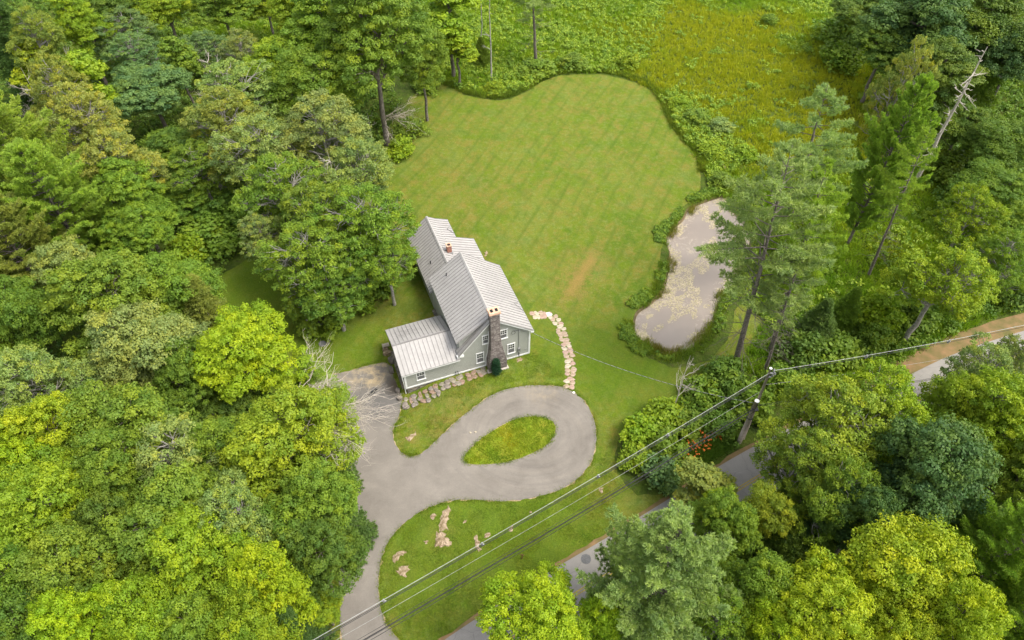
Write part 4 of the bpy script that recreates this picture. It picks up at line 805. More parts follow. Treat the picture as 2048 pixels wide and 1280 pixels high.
# ---------------------------------------------------------------- trees (kind, crown centre, crown radius, height, colour, label)
TREES = [
# woods below left
('maple',500,723,98,14,'lime','bright lime maple standing at the front left of the yard lawn',None),
('maple',270,712,112,15,'pale','pale headed maple left of the bright lime maple'),
('ash',84,768,95,15,'pale','greyish maple at the left edge level with the house wing'),
('maple',215,615,112,16,'mid','broad green maple above the pale headed maple'),
('hemlock',420,640,72,13,'olive','feathery olive hemlock between the left yard and the broad green maple'),
('maple',264,846,120,15,'mid','wide green maple below the pale headed maple'),
('maple',107,892,88,15,'yellow','yellowish maple near the left edge at mid height'),
('ash',349,942,112,14,'pale','pale speckled ash in the middle of the lower left woods'),
('maple',575,905,130,15,'bright','large bright maple reaching toward the fork of the drive'),
('maple',130,1027,112,16,'bright','bright maple second row from the left edge, low down'),
('maple',22,950,82,16,'lime','lime maple cut by the left edge below the yellowish maple'),
('maple',350,1052,118,15,'mid','green maple in the heart of the lower left woods'),
('ash',490,1040,98,15,'pale','dusty green ash left of the drive curve'),
('maple',632,1010,88,14,'mid','mid green maple whose edge hangs over the drive'),
('maple',405,1150,110,16,'bright','bright maple above the bottom edge, left of centre of the woods'),
('maple',535,1165,88,16,'lime','vivid lime maple near the bottom of the woods by the drive'),
('maple',150,1145,112,16,'mid','shadowed maple in the lower left corner group'),
('maple',30,1155,92,16,'mid','dull green maple at the left edge near the bottom'),
('maple',628,1110,84,12,'deep','darker maple along the lower drive'),
('maple',290,1258,98,15,'bright','bright maple cut by the bottom edge, third from the corner'),
('maple',400,1268,92,15,'mid','green maple cut by the bottom edge below the bright maple'),
('oak',60,1262,90,15,'deep','dark broadleaf tree in the bottom left corner'),
('maple',505,1268,80,15,'bright','bright maple cut by the bottom edge beside the vivid lime one'),
('maple',175,1275,85,15,'lime','lime maple cut by the bottom edge right of the corner tree'),
('hemlock',592,1262,55,11,'dark','dark spruce cut by the bottom edge beside the drive'),
('maple',648,1215,42,6,'bright','low bright thicket tree on the strip left of the lower drive'),
('hemlock',628,770,62,9,'pine','green hemlock at the top left of the drive apron'),
('hemlock',678,1030,58,11,'dpine','dark hemlock whose branches hang over the drive'),
('hemlock',665,920,45,8,'dpine','small hemlock under the bare branches by the drive'),
('maple',34,640,78,15,'shade','dark green tree at the left edge above the greyish maple'),
('hemlock',10,690,52,14,'olive','olive hemlock cut by the left edge at mid height'),
('maple',330,592,88,14,'mid','green maple at the foot of the upper left woods'),
('maple',165,560,80,14,'pale','pale maple between the olive pines and the broad green maple'),
('oak',478,835,75,8,'deep','low dark tree in the gap under the bright lime maple'),
('maple',445,905,85,13,'mid','green maple right of the wide one, behind the speckled ash'),
('maple',250,960,85,15,'mid','mid green maple left of the speckled ash'),
('maple',235,1060,80,14,'deep','deep green maple filling the gap in the lower left woods'),
('maple',385,755,70,13,'shade','shaded maple behind the bright lime maple'),
# woods above left
('fullpine',40,345,120,22,'pine','large yellow green white pine at the left edge'),
('fullpine',120,430,105,20,'pine','second white pine, right of the large edge pine'),
('fullpine',45,520,100,18,'olive','olive pine below the large edge pine'),
('hemlock',16,70,62,22,'dark','very dark spruce in the top left corner'),
('maple',155,48,60,16,'bright','bright green tree near the top left corner'),
('ash',80,90,52,17,'olive','olive tree beside the dark corner spruce'),
('vine',78,150,38,13,'yellow','narrow yellow green tree below the olive one at top left'),
('ash',250,68,66,11,'blue','blue green sumac thicket tree at the top, second from the bright tree'),
('ash',275,120,62,11,'blue','blue green sumac below the top thicket'),
('oak',305,190,82,12,'blue','dark blue green tree in the upper left gap'),
('ash',409,95,50,9,'blue','blue grey sumac at the edge of the upper clearing'),
('vine',365,145,42,14,'mid','slender vine covered tree beside the blue grey sumac'),
('vine',185,190,55,16,'bright','vine covered column of leaves above the white pines'),
('ash',122,200,66,17,'olive','thin leaved olive ash behind the white pines'),
('ash',175,262,74,17,'gold','golden tipped ash right of the edge pines'),
('ash',250,328,76,16,'gold','golden tipped ash lower down, beside the dark gap'),
('maple',268,400,75,14,'mid','green maple below the golden tipped ashes'),
('maple',290,470,68,12,'mid','rounded green maple above the foot of the woods'),
('oak',350,300,66,9,'deep','dark low tree in the gap between ash and pale trees'),
('oak',360,400,58,6,'shade','low shaded tree behind the left yard thicket'),
('ash',475,205,84,15,'pale','pale ash with thin crown at upper left centre'),
('ash',455,262,84,15,'olive','yellowish olive ash below the thin crowned one'),
('maple',548,150,75,14,'bright','bright tree beside the upper clearing'),
('ash',486,118,50,12,'pale','small pale ash at the clearing edge'),
('maple',650,70,98,20,'mid','tall mid green tree left of the trunk at the lawn edge'),
('maple',645,165,82,16,'mid','lower green tree before the tall mid green one'),
('maple',600,20,75,18,'bright','bright treetop at the top edge left of the tall trunk'),
('maple',780,62,98,24,'mid','very tall tree with its bare lower trunk at the lawn edge',(775,292)),
('ash',527,312,90,15,'pale','pale ash at the left of the group behind the house'),
('ash',650,280,95,17,'pale','tall pale ash at the top of the group behind the house'),
('ash',568,400,92,15,'mid','green ash in the middle left of the group behind the house'),
('ash',708,350,78,15,'pale','pale ash nearest the upper lawn in the house group'),
('ash',655,440,92,15,'mid','green ash in the centre of the group behind the house'),
('ash',730,455,95,15,'mid','green ash just left of the long back roof'),
('ash',775,530,62,10,'mid','small ash whose twigs touch the back roof'),
('ash',620,520,90,14,'mid','green ash at the foot of the house group'),
('ash',530,480,50,11,'pale','pale ash reaching over the dark left lawn'),
('ash',665,575,70,10,'shade','shaded green ash lowest in the house group'),
('ash',600,600,38,8,'mid','small green ash between lime maple and house group'),
('ash',400,340,75,10,'mid','low green tree between the upper gap and the house group'),
('shrub',420,465,62,4,'mid','broad low thicket above the dark left lawn'),
('shrub',455,425,50,5,'shade','dark fern like thicket left of the house group'),
('shrub',380,500,48,4,'bright','bright low thicket at the corner of the left lawn'),
('shrub',820,255,34,2.5,'mid','leafy shrub at the lawn edge beside the broken limb'),
('shrub',800,295,30,2.2,'bright','bright shrub below the tall trunk'),
('shrub',640,628,52,3.5,'mid','leafy thicket at the foot of the house group, left'),
('shrub',700,590,46,3.5,'mid','leafy thicket beside the tan bare patch in the back yard'),
('shrub',755,560,40,3,'mid','leafy thicket between the house group and the main wall'),
('ash',700,530,70,11,'mid','leafy green ash facing the middle of the house'),
('maple',330,12,60,12,'bright','bright tree at the top edge, right of the sumac thickets'),
('maple',440,5,62,12,'mid','green tree at the top edge over the upper clearing'),
('maple',530,0,52,11,'bright','bright tree at the top edge at the right of the upper clearing'),
('oak',235,5,55,14,'deep','deep green tree at the top edge left of the clearing'),
# top centre
('vine',900,40,58,17,'bright','bright leafy tree at the top left of the meadow'),
('vine',915,100,40,11,'bright','leafy column hanging low left of the bare trunk'),
('hemlock',962,100,22,5,'mid','small pointed vine cone beside the thin grey trunk'),
('pine',1100,50,62,18,'greypine','grey green pine in front of the meadow at the top',(1072,128)),
('maple',842,115,52,15,'mid','green tree filling the corner where the lawn meets the woods'),
('shrub',850,170,30,2,'mid','leafy shrub in the top left corner of the lawn'),
('shrub',990,175,22,1.6,'bright','leafy shrub at the foot of the bare straight trunk'),
('shrub',1075,135,34,2,'mid','shrub at the foot of the grey green pine'),
('shrub',1150,122,30,2,'mid','shrub right of the grey green pine above the lawn'),
('shrub',1255,120,26,2,'bright','green shrub at the meadow edge above the lawn crest'),
('shrub',1540,38,16,1.6,'mid','small round bush standing in the yellow meadow'),
# meadow edge right of the lawn
('shrub',1362,205,24,1.5,'bright','bright small shrub at the upper right shoulder of the lawn'),
('shrub',1395,232,28,1.6,'mid','green shrub just below the small one at the lawn shoulder'),
('shrub',1440,250,28,1.8,'pale','tall pale weedy bush right of the lawn shoulder'),
('shrub',1425,300,26,1.6,'bright','bright bush above the stone pile'),
('shrub',1490,305,28,1.7,'bright','bright bush right of the stone pile'),
('shrub',1440,358,26,1.6,'mid','green bush at the head of the pond'),
# top right woods
('oak',1850,55,112,18,'dark','huge dark tree at the top right'),
('oak',1765,100,66,13,'deep','dark green tree on the left flank of the top right woods'),
('oak',1965,60,92,18,'deep','deep green tree right of the huge dark one'),
('oak',1875,150,80,15,'deep','deep green tree below the huge dark one'),
('oak',1740,30,72,11,'deep','deep green thicket tree at the top edge beside the meadow'),
('shrub',1690,60,52,4,'mid','green thicket between meadow and top right woods'),
('shrub',1685,110,44,4,'mid','lower green thicket at the right meadow edge'),
('hemlock',1965,150,60,14,'mid','green hemlock behind the bleached dead conifer'),
('oak',2030,115,66,16,'dark','dark tree cut by the right edge near the top'),
('maple',2020,285,75,11,'shade','shaded tree cut by the right edge'),
('oak',1925,255,60,10,'deep','dark rounded tree right of the dead conifer'),
('maple',2000,375,70,9,'shade','green tree at the right edge below the shaded one'),
('maple',2035,455,52,8,'mid','green tree at the right edge above the leafy ash'),
('shrub',1900,330,45,4,'mid','green bush at the foot of the dead conifer'),
('shrub',1950,310,40,4,'deep','dark bush right of the dead conifer foot'),
('oak',1830,215,52,9,'deep','dark tree behind the yellowish pine top'),
# pines by the pond
('pine',1552,440,124,28,'greypine','tall pine whose branches reach over the pond',(1471,727)),
('pine',1652,490,80,25,'pine','bright green pine right of the one over the pond',(1540,700)),
('pine',1640,300,88,26,'greypine','grey flat topped pine, farthest up of the pond group',(1545,560)),
('fullpine',1775,320,68,23,'pine','dense yellow green pine beside the dead conifer'),
('ash',1785,215,52,23,'gold','thin golden leaved treetop above the dense pine'),
('pine',1610,620,66,18,'greypine','short ragged pine with bare lower limbs behind the pole',(1530,742)),
('pine',1720,470,60,21,'pine','slim pine between the bright green pine and the leafy ash',(1736,552)),
('ash',1905,530,95,14,'bright','leafy bright ash with leaning trunk near the upper road',(1808,684)),
('ash',1935,440,66,13,'bright','bright ash above the leaning one'),
('ash',2000,530,62,12,'mid','green ash at the right edge above the road'),
('hemlock',1640,640,44,7,'dpine','young dark hemlock among the pond pines'),
('hemlock',1700,610,36,6,'mid','young green hemlock right of the dark one'),
('shrub',1760,620,48,4,'bright','bright bush in the clearing right of the pines'),
('shrub',1835,625,42,3,'shade','dark bush beside the upper road'),
('shrub',1930,588,46,3,'shade','dark bush at the road below the green ash'),
('shrub',1675,700,46,3,'mid','green bush on the road bank'),
('shrub',1610,700,50,4,'deep','dark bush right of the pole on the bank'),
('shrub',1750,672,36,3,'mid','green bush beside the brown road shoulder'),
('shrub',2020,575,44,4,'deep','dark bush at the right edge above the road'),
('shrub',1560,760,44,4,'mid','green bush behind the pole top'),
# bank shrubs
('shrub',1445,745,50,3.5,'shade','dark thicket beside the two poles'),
('shrub',1400,790,46,3.2,'mid','green thicket right of the small leafless sapling'),
('shrub',1500,800,44,3.5,'mid','green thicket behind the base of the poles'),
('shrub',1330,835,44,2.6,'bright','bright thicket left of the small leafless sapling'),
('shrub',1285,868,48,3,'bright','rounded bright thicket nearest the drive loop'),
('shrub',1330,895,46,3,'mid','green thicket under the cables'),
('shrub',1275,918,36,2.2,'bright','low bright thicket below the rounded one'),
('shrub',1380,845,40,2.4,'mid','green thicket above the daylilies'),
('shrub',1325,940,40,2.8,'blue','bluish thicket lowest on the bank'),
('shrub',1440,850,40,2.4,'shade','leafy thicket between daylilies and poles'),
('shrub',1455,790,40,3,'deep','deep green thicket left of the poles'),
('vine',1400,975,55,7,'olive','willowy olive tree at the roadside gap'),
('maple',1440,1030,42,8,'lime','small yellow tree beside the road gap'),
# lower right woods
('ash',1655,850,116,15,'spec','great yellow speckled ash right of the poles'),
('ash',1590,940,80,13,'mid','green ash below the great speckled one'),
('ash',1745,830,98,15,'bright','greener speckled ash right of the great one'),
('ash',1660,985,86,14,'mid','green ash above the dark oaks'),
('ash',1960,762,74,12,'pale','pale ash over the upper road'),
('ash',2032,730,52,12,'pale','pale ash cut by the right edge below the road'),
('maple',1985,860,98,15,'bright','bright maple at the right edge'),
('maple',1905,820,72,14,'bright','bright maple left of the one at the right edge'),
('maple',2030,960,78,14,'mid','green maple at the right edge behind the dark oak'),
('oak',1862,950,118,17,'dark','big dark blue green oak in the lower right woods'),
('oak',1725,1040,70,14,'dark','smaller dark oak left of the big one'),
('oak',1655,1030,50,12,'dark','smallest dark oak at the left of the three'),
('fullpine',1318,1165,138,19,'soft','huge grey green white pine beside the road'),
('maple',1455,1050,66,11,'mid','green maple between the huge pine and the yellow one'),
('maple',1520,1180,90,13,'mid','light green maple right of the huge pine'),
('maple',1540,1030,58,11,'spec','yellow green maple above the light green one'),
('maple',1590,1100,62,8,'deep','low dark maple in the gap of the lower right woods'),
('maple',1800,1165,122,16,'yellow','large golden green maple at the lower right'),
('maple',1900,1245,98,16,'yellow','golden green maple cut by the bottom edge at right'),
('maple',1650,1240,108,15,'yellow','golden maple cut by the bottom edge, left of the large one'),
('maple',1545,1275,66,13,'lime','lime maple cut by the bottom edge beside the golden one'),
('fullpine',2010,1115,98,17,'pine','green pine at the right edge near the bottom'),
('fullpine',2030,1240,85,15,'pine','green pine in the bottom right corner'),
('maple',1080,1235,102,13,'lime','vivid maple on the road verge at the bottom centre'),
('maple',1195,1245,66,11,'lime','smaller vivid maple between it and the huge pine'),
('ash',1430,1260,80,12,'mid','green ash at the bottom edge right of the huge pine'),
('maple',1780,1275,80,13,'yellow','golden maple at the bottom edge between two larger ones'),
('oak',1950,1060,60,10,'deep','dark tree between the big oak and the edge pine'),
]
for t in TREES:
    T(*t[:7], base=t[7] if len(t) > 7 else None)

# ---------------------------------------------------------------- leafless trees
def dead(name, me, base, label, cat='dead tree', sc=1.0, rz=0.0, group='leafless trees'):
    b = G(*base); o = link(name, me, None, loc=b); o.scale = (sc,) * 3; o.rotation_euler = (0, 0, rz); tag(o, label, cat, group); return o
def snag():
    r = np.random.default_rng(5); mb = MB(); H = 21.0
    tp = limb(mb, (0, 0, -.2), (.3, .2, H), .34, .05, r, 12, .03, 8)
    for k in range(60):
        z = r.uniform(5, 20.5); t = z / H * 12; i = int(t); p = np.array(tp[i]); p = p + (np.array(tp[min(i + 1, 12)]) - p) * (t - i); a = r.uniform(0, 6.28); L_ = r.uniform(.3, 1.2) if k % 6 else r.uniform(1.8, 3.0)
        q = p + np.array([math.cos(a) * L_, math.sin(a) * L_, r.uniform(-.35, .15) * L_]); b = limb(mb, p, q, .075, .018, r, 4, .2, 5)
        if L_ > 1.5:
            for s in range(3): limb(mb, b[2 + s % 2], np.array(b[3]) + r.normal(0, .6, 3), .025, .006, r, 3, .2, 3)
    me = mb.mesh('snag', True); me.materials.append(M_DEAD); return me
dead('dead_tree', snag(), (1822, 380), 'tall bleached dead conifer with short broken branch stubs at the right', sc=.98)
dead('dead_tree', bare(71, 17, 2.4, 7, .17, .5, 2, M_GREYBARK, 2), (983, 160), 'bare straight grey trunk with few twigs behind the lawn edge')
dead('dead_tree', bare(72, 15, 1.6, 4, .12, .5, 2, M_GREYBARK, 2), (965, 105), 'thin grey trunk left of the bare straight trunk at the top')
dead('dead_tree', bare(77, 9.5, 2.4, 9, .085, 1.1, 3, M_DEAD, 3), (1346, 828), 'small leafless sapling standing in the shrubs below the pond')
dead('dead_tree', bare(74, 15, 4.2, 15, .16, .9, 4, M_DEAD, 3), (700, 500), 'forked bare grey tree rising through the foliage left of the house')
dead('dead_tree', bare(75, 13, 4.0, 16, .13, .6, 5, M_DEAD, 3), (465, 270), 'bare grey branches among the pale trees at upper left')
dead('dead_tree', bare(76, 15, 4.2, 16, .13, .8, 5, M_DEAD, 3), (150, 330), 'bare grey treetop behind the yellow green pine at far left')
dead('dead_tree', bare(78, 5, 1.8, 6, .08, .5, 3, M_DEAD, 3), (745, 285), 'thin bare tree left of the tall trunk at the lawn edge')
def brush(seed, L0, n, lean):
    r = np.random.default_rng(seed); mb = MB(); 
    for k in range(n):
        a = lean + r.normal(0, .75); b = np.array([math.cos(a), math.sin(a), r.uniform(-.02, .55)]) * L0 * r.uniform(.6, 1); p = limb(mb, (0, 0, r.uniform(.1, 1.2)), b + np.array([0, 0, 1.2]), .05, .012, r, 6, .16, 5)
        for s in range(8):
            j = 2 + int(r.integers(0, 4)); c = limb(mb, p[j], np.array(p[j]) + b * r.uniform(.15, .35) + r.normal(0, L0 * .10, 3), .018, .006, r, 3, .2, 4)
            for t in range(4): limb(mb, c[1 + t % 3], np.array(c[1 + t % 3]) + b * .1 + r.normal(0, L0 * .06, 3), .009, .004, r, 2, .2, 3)
    me = mb.mesh('brush', True); me.materials.append(two_tone('pale_twigs', (0.42, 0.36, 0.29), (0.62, 0.55, 0.46), 5, bmp=.2)); return me
b = at(632, 842, 7.5); o = link('fallen_branches', brush(81, 7.0, 26, -.38), None, loc=(b[0], b[1], 7.5)); tag(o, 'tangle of bare pale branches leaning over the left edge of the drive', 'dead branches', 'leafless trees')
b = at(600, 795, 6.0); o = link('fallen_branches', brush(82, 5.0, 14, -.1), None, loc=(b[0], b[1], 6.0)); tag(o, 'upper tangle of bare pale branches nearest the basement apron', 'dead branches', 'leafless trees')
b = at(772, 235, 4.6); o = link('broken_branch', brush(83, 6.0, 7, -.3), None, loc=(b[0], b[1], 3.8)); tag(o, 'pale broken limb hanging off the tall trunk over the lawn', 'dead branches', 'leafless trees')

# ---------------------------------------------------------------- small conifer by the chimney
dw = conifer(91, 2.1, .34, .03, .13, 7, .5, .0, prof='cone', tn=8, ln=.09, wd=.04, gap=0)
b = ST(9.45, -1.35, 1.0); o = empty('dwarf_spruce', b); tag(o, 'small pointed evergreen in front of the stone chimney', 'shrub')
for nm, me in (('trunk', dw['trunk']), ('crown', dw['crown'])):
    c = bpy.data.objects.new(nm, me); C.objects.link(c); c.parent = o; c.color = (.035, .10, .05, 1)

# ---------------------------------------------------------------- poles and cables
def lerp(a, b, t): return tuple(a[i] + (b[i] - a[i]) * t for i in range(3))
PB = G(1479, 882); PT = (PB[0] + .05, PB[1] + .25, 11.4)
pole = tag(empty('utility_pole', PB), 'tall wooden utility pole standing at the roadside shrubs', 'utility pole')
def rel(p): return tuple(p[i] - PB[i] for i in range(3))
mb = MB(); mb.tube([(.42, .3, -.3), rel(PT)], [.17, .11], 12); mb.build('pole_shaft', M_POLE, pole, True)
mb = MB(); mb.tube([(rel(PT)[0], rel(PT)[1], rel(PT)[2]), (rel(PT)[0], rel(PT)[1], rel(PT)[2] + .05)], .13, 12); mb.build('pole_cap', M_WHITE, pole)
mb = MB(); x, y, z = rel(PT)
mb.box((x + .10, y - .06, z - .75), (x + .45, y + .06, z - .63)); mb.box((x + .10, y - .05, z - 1.3), (x + .4, y + .05, z - 1.2)); mb.build('bracket', M_GALV, pole)
for (dx, dy, dz) in ((.42, .1, -.35), (.5, -.12, -.6), (.45, 0, -1.0), (.3, -.2, -.2)):
    mb = MB(); mb.tube([(x + dx, y + dy, z + dz - .12), (x + dx, y + dy, z + dz - .04), (x + dx, y + dy, z + dz + .04), (x + dx, y + dy, z + dz + .14)], [.07, .11, .07, .05], 10); mb.build('insulator', M_GALV, pole, True)
SB = (PB[0] - .1, PB[1] - .15, PB[2]); STP = (PB[0] - .12, PB[1] - .12, 7.0)
stub = tag(empty('stub_pole', SB), 'shorter thicker cut pole strapped against the tall utility pole', 'utility pole')
mb = MB(); mb.tube([(0, 0, -.3), (0, .03, 7.0)], [.25, .21], 12); mb.build('pole_shaft', M_POLE, stub, True)
mb = MB(); mb.tube([(0, .03, 7.0), (0, .03, 7.05)], .22, 12); mb.build('pole_cap', M_WHITE, stub)
mb = MB(); mb.tube([(0, .03, 5.9), (0, .03, 6.0)], .26, 12); mb.tube([(0, .0, 4.3), (0, .0, 4.4)], .27, 12); mb.box((-.05, -.3, 5.85), (.35, .3, 5.95)); mb.build('strap', M_IRON, stub)
def cable(name, label, A, Bp, sag, rad, m, n=40, offs=((0, 0, 0),), clips=(), extra=None, cat='cable'):
    o = tag(empty(name, A), label, cat, 'overhead cables')
    P = []
    for i in range(n + 1):
        t = i / n; p = lerp(A, Bp, t); P.append((p[0] - A[0], p[1] - A[1], p[2] - A[2] - sag * 4 * t * (1 - t)))
    for q in offs:
        mb = MB(); mb.tube([(p[0] + q[0], p[1] + q[1], p[2] + q[2]) for p in P], rad if len(q) < 4 else q[3], 5); mb.build('wire', m if len(q) < 5 else q[4], o, True)
    for (px, py) in clips:
        # clip where the cable passes closest to that direction
        rr = np.array(ray(px, py)); rr /= np.linalg.norm(rr); best = min(P, key=lambda p: np.linalg.norm(np.cross(np.array([p[0] + A[0], p[1] + A[1], p[2] + A[2] - CAM_H]), rr)))
        mb = MB(); x, y, z = best; mb.box((x - .05, y - .05, z - .42), (x + .05, y + .05, z + .05)); mb.box((x - .16, y - .04, z - .26), (x + .16, y + .04, z - .18)); mb.build('spacer', M_GALV, o)
    return o
def through(A, px, py, z, k):      # far end of a span from A passing over a spot, k times as far
    q = at(px, py, z); return (A[0] + (q[0] - A[0]) * k, A[1] + (q[1] - A[1]) * k, A[2] + (z - A[2]) * 1.0)
A1 = (PT[0] + .1, PT[1] - .05, PT[2] - .5)
E1 = through(A1, 621, 1280, 10.3, 1.25)
cable('messenger_cable', 'upper pair of cables with grey spacers sagging down to the lower left', A1, E1, .55, .022, M_WIRE, 60, ((0, 0, 0, .022, M_LWIRE), (0, 0, -.34), (.10, -.08, -.26)), ((760, 1203), (973, 1081), (1197, 949), (1338, 863)))
A2 = (PT[0], PT[1], 8.0); E2 = through(A2, 690, 1266, 8.0, 1.25)
cable('thin_cable', 'single thin cable between the upper pair and the lower bundle', A2, E2, .5, .012, M_LWIRE, 60)
A3 = (STP[0], STP[1] - .1, 6.0); E3 = through(A3, 720, 1280, 6.2, 1.25)
cable('cable_bundle', 'thick black bundle of communication cables, lowest above the lawn', A3, E3, .45, .03, M_WIRE, 60, ((0, 0, 0, .035), (.05, -.1, .10, .022), (.0, .15, .24, .018), (.1, -.22, -.12, .024)))
A4 = (PT[0] + .35, PT[1], PT[2] - .3); E4 = at(2150, 628, 11.2)
cable('messenger_cable', 'cable pair with spacers running from the pole to the right edge', A4, E4, .45, .022, M_WIRE, 40, ((0, 0, 0, .024, M_LWIRE), (0, 0, -.3)), ((1727, 711), (1904, 678)))
A5 = (PT[0], PT[1], 9.0); E5 = at(2150, 668, 9.6)
cable('thin_cable', 'thin grey cable right of the pole passing behind the treetops', A5, E5, .6, .012, M_LWIRE, 40)
A6 = (STP[0], STP[1], 6.1); E6 = at(2150, 705, 7.0)
cable('cable_bundle', 'low black cables right of the pole above the road', A6, E6, .5, .02, M_WIRE, 40, ((0, 0, 0), (0, 0, .22)))
A7 = ST(13.8, -.25, 4.75); E7 = (STP[0] - .2, STP[1], 6.7)
o = cable('service_drop', 'dashed looking twisted cable from the house corner to the poles', A7, E7, 1.25, .018, M_LWIRE, 60)
mb = MB(); n = 240
pts = []
for i in range(n + 1):
    t = i / n; p = lerp(A7, E7, t); pts.append((p[0] - A7[0] + .045 * math.cos(i * .9), p[1] - A7[1], p[2] - A7[2] - 5.0 * t * (1 - t) + .045 * math.sin(i * .9)))
mb.tube(pts, .018, 4); mb.build('twisted_wire', M_WIRE, o, True)


# ---------------------------------------------------------------- ground cover (nobody could count it)
def scatter(poly, n, r, avoid=()):
    A = np.array([p[:2] for p in poly]); lo, hi = A.min(0), A.max(0); X = r.uniform(lo[0], hi[0], n * 3); Y = r.uniform(lo[1], hi[1], n * 3); k = inpoly(X, Y, poly)
    for a in avoid: k &= ~inpoly(X, Y, a)
    X, Y = X[k][:n], Y[k][:n]; return np.column_stack([X, Y, zt(X, Y)])
def vnoise(P, s, seed=0):
    r = np.random.default_rng(seed); v = np.zeros(len(P))
    for k in range(6):
        d = r.normal(size=2); d /= np.linalg.norm(d); v += np.sin((P[:, 0] * d[0] + P[:, 1] * d[1]) * s * r.uniform(.6, 1.8) + r.uniform(0, 6.28))
    return v / 6
def stuff_mesh(name, parts, color, label, cat):
    V = []; F = []; T_ = []; b = 0
    for (v, f, t) in parts: V.append(v); F.append(f + b); T_.append(t); b += len(v)
    me = np_mesh(name, np.vstack(V), np.vstack(F), np.concatenate(T_)); o = link(name, me, M_GRASS if 'grass' in name or 'reed' in name else M_LEAF); o.color = (*color, 1); tag(o, label, cat, kind='stuff'); return o
M_GRASS = leaf_mat('grass_blade', 0.3, hue2=(1.50, 1.08, 0.9), hue1=(0.66, .86, 1.1))
M_WEED = M_LEAF
def blades(P, nb, h, wd, r, tint, lean=.35):
    n = len(P); m = n * nb; B = np.repeat(P, nb, 0) + np.column_stack([r.normal(0, .16, m), r.normal(0, .16, m), np.zeros(m)]); hh = (h if np.isscalar(h) else np.repeat(h, nb)) * r.uniform(.6, 1.2, m)
    d = np.column_stack([r.normal(0, lean, m), r.normal(0, lean, m), np.ones(m)]); d /= np.linalg.norm(d, axis=1, keepdims=True); s = np.cross(d, r.normal(size=(m, 3))); s /= np.linalg.norm(s, axis=1, keepdims=True) + 1e-9
    top = B + d * hh[:, None]; V = np.stack([B - s * wd * .5, B + s * wd * .5, top + s * wd * .15, top - s * wd * .15], 1).reshape(-1, 3)
    return V, np.arange(4 * m).reshape(m, 4), np.repeat(np.clip(np.repeat(tint, nb) + r.normal(0, .1, m), 0, 1), 4)
rs = np.random.default_rng(303)
PXZ = lambda L_: [np.array(at(*p)[:2]) for p in L_]
M1 = PXZ([(840,-70),(1760,-70),(1800,200),(1720,330),(1640,430),(1500,440),(1440,392),(1400,332),(1345,245),(1306,180),(1232,147),(1110,147),(1052,181),(1000,197),(940,190),(900,172),(850,160)])
M3 = PXZ([(1440,392),(1900,330),(2060,420),(2060,600),(1700,770),(1520,760),(1475,735),(1530,640),(1480,600),(1510,480)])
yel = [np.array(at(1480, 110)[:2]), np.array(at(1560, 190)[:2]), np.array(at(1380, 60)[:2]), np.array(at(1640, 300)[:2])]
def meadow_tint(P):
    t = .34 + .40 * vnoise(P, .30, 3) + .22 * vnoise(P, 1.1, 4)
    for c, w_, s_ in zip(yel, (.55, .52, .26, .34), (14, 12, 12, 12)): t = t + w_ * np.exp(-((P[:, 0] - c[0]) ** 2 + (P[:, 1] - c[1]) ** 2) / (2 * s_ * s_))
    return np.clip(t, 0, 1)
M2 = PXZ([(340,62),(470,45),(570,40),(615,60),(640,130),(620,230),(560,190),(500,130),(420,95)])
P = np.vstack([scatter(M1, 30000, rs), scatter(M2, 3500, rs)]); P3 = scatter(M3, 9000, rs, [POND]); PG = np.vstack([P, P3])
stuff_mesh('meadow_grass', [blades(PG, 9, .55 + .25 * (vnoise(PG, .5, 8) + .3), .085, rs, meadow_tint(PG), .55)], (.255, .375, .020), 'tall yellow green meadow grass behind the mown lawn', 'grass')
# leafy weeds: dense where the field is green, thin in the yellow patch
P = scatter(M1, 12000, rs); tt = meadow_tint(P); vn = vnoise(P, .28, 5); k = (vn > -.02) & (tt < .80); P = P[k & (vnoise(P, .5, 15) > -.12)]
edge = PXZ([(1330,190),(1350,180),(1420,200),(1480,300),(1450,400),(1420,380),(1410,330),(1380,290),(1345,245)]); P2 = scatter(edge, 420, rs)
P4 = scatter(PXZ([(880,-60),(1310,-60),(1330,60),(1280,130),(1180,146),(1110,146),(1050,180),(1000,196),(940,188),(900,170)]), 2000, rs); P5 = scatter(M3, 1500, rs, [POND]); P5 = P5[vnoise(P5, .4, 2) > -.1]; P6 = scatter(M1, 5000, rs); P6 = P6[vnoise(P6, .75, 71) + .6 * vnoise(P6, 2.0, 72) > .38]
PW = np.vstack([P, P2, P4, P5, P6, scatter(M2, 450, rs)]); PW[:, 2] += rs.uniform(.1, .6, len(PW))
stuff_mesh('meadow_weeds', [puff_leaves(PW, rs.uniform(.22, .5, len(PW)) * (1 + .7 * (rs.random(len(PW)) > .8)), 30, .18, rs, .9, .7, -.1)], (.275, .395, .050), 'bright leafy weeds growing in the meadow', 'weeds')
def around(P0, lo, hi, n, r, zz=0):
    i = r.integers(0, len(P0), n); t = r.random(n)[:, None]; A = np.array(P0); B_ = np.roll(A, -1, 0); e = B_ - A; area = np.sum(A[:, 0] * B_[:, 1] - B_[:, 0] * A[:, 1]); nr = np.column_stack([e[:, 1], -e[:, 0]]) * np.sign(area); nr /= np.linalg.norm(nr, axis=1, keepdims=True) + 1e-9
    q = A[i] + (B_[i] - A[i]) * t + nr[i] * r.uniform(lo, hi, n)[:, None]; return np.column_stack([q, np.full(n, zz)])
PR = resample(POND, .4); Q = around(PR, -.15, 1.1, 2600, rs, -.12); wv = vnoise(Q, .55, 4); Q = Q[(wv > -.2) & (rs.random(len(Q)) > .25)]
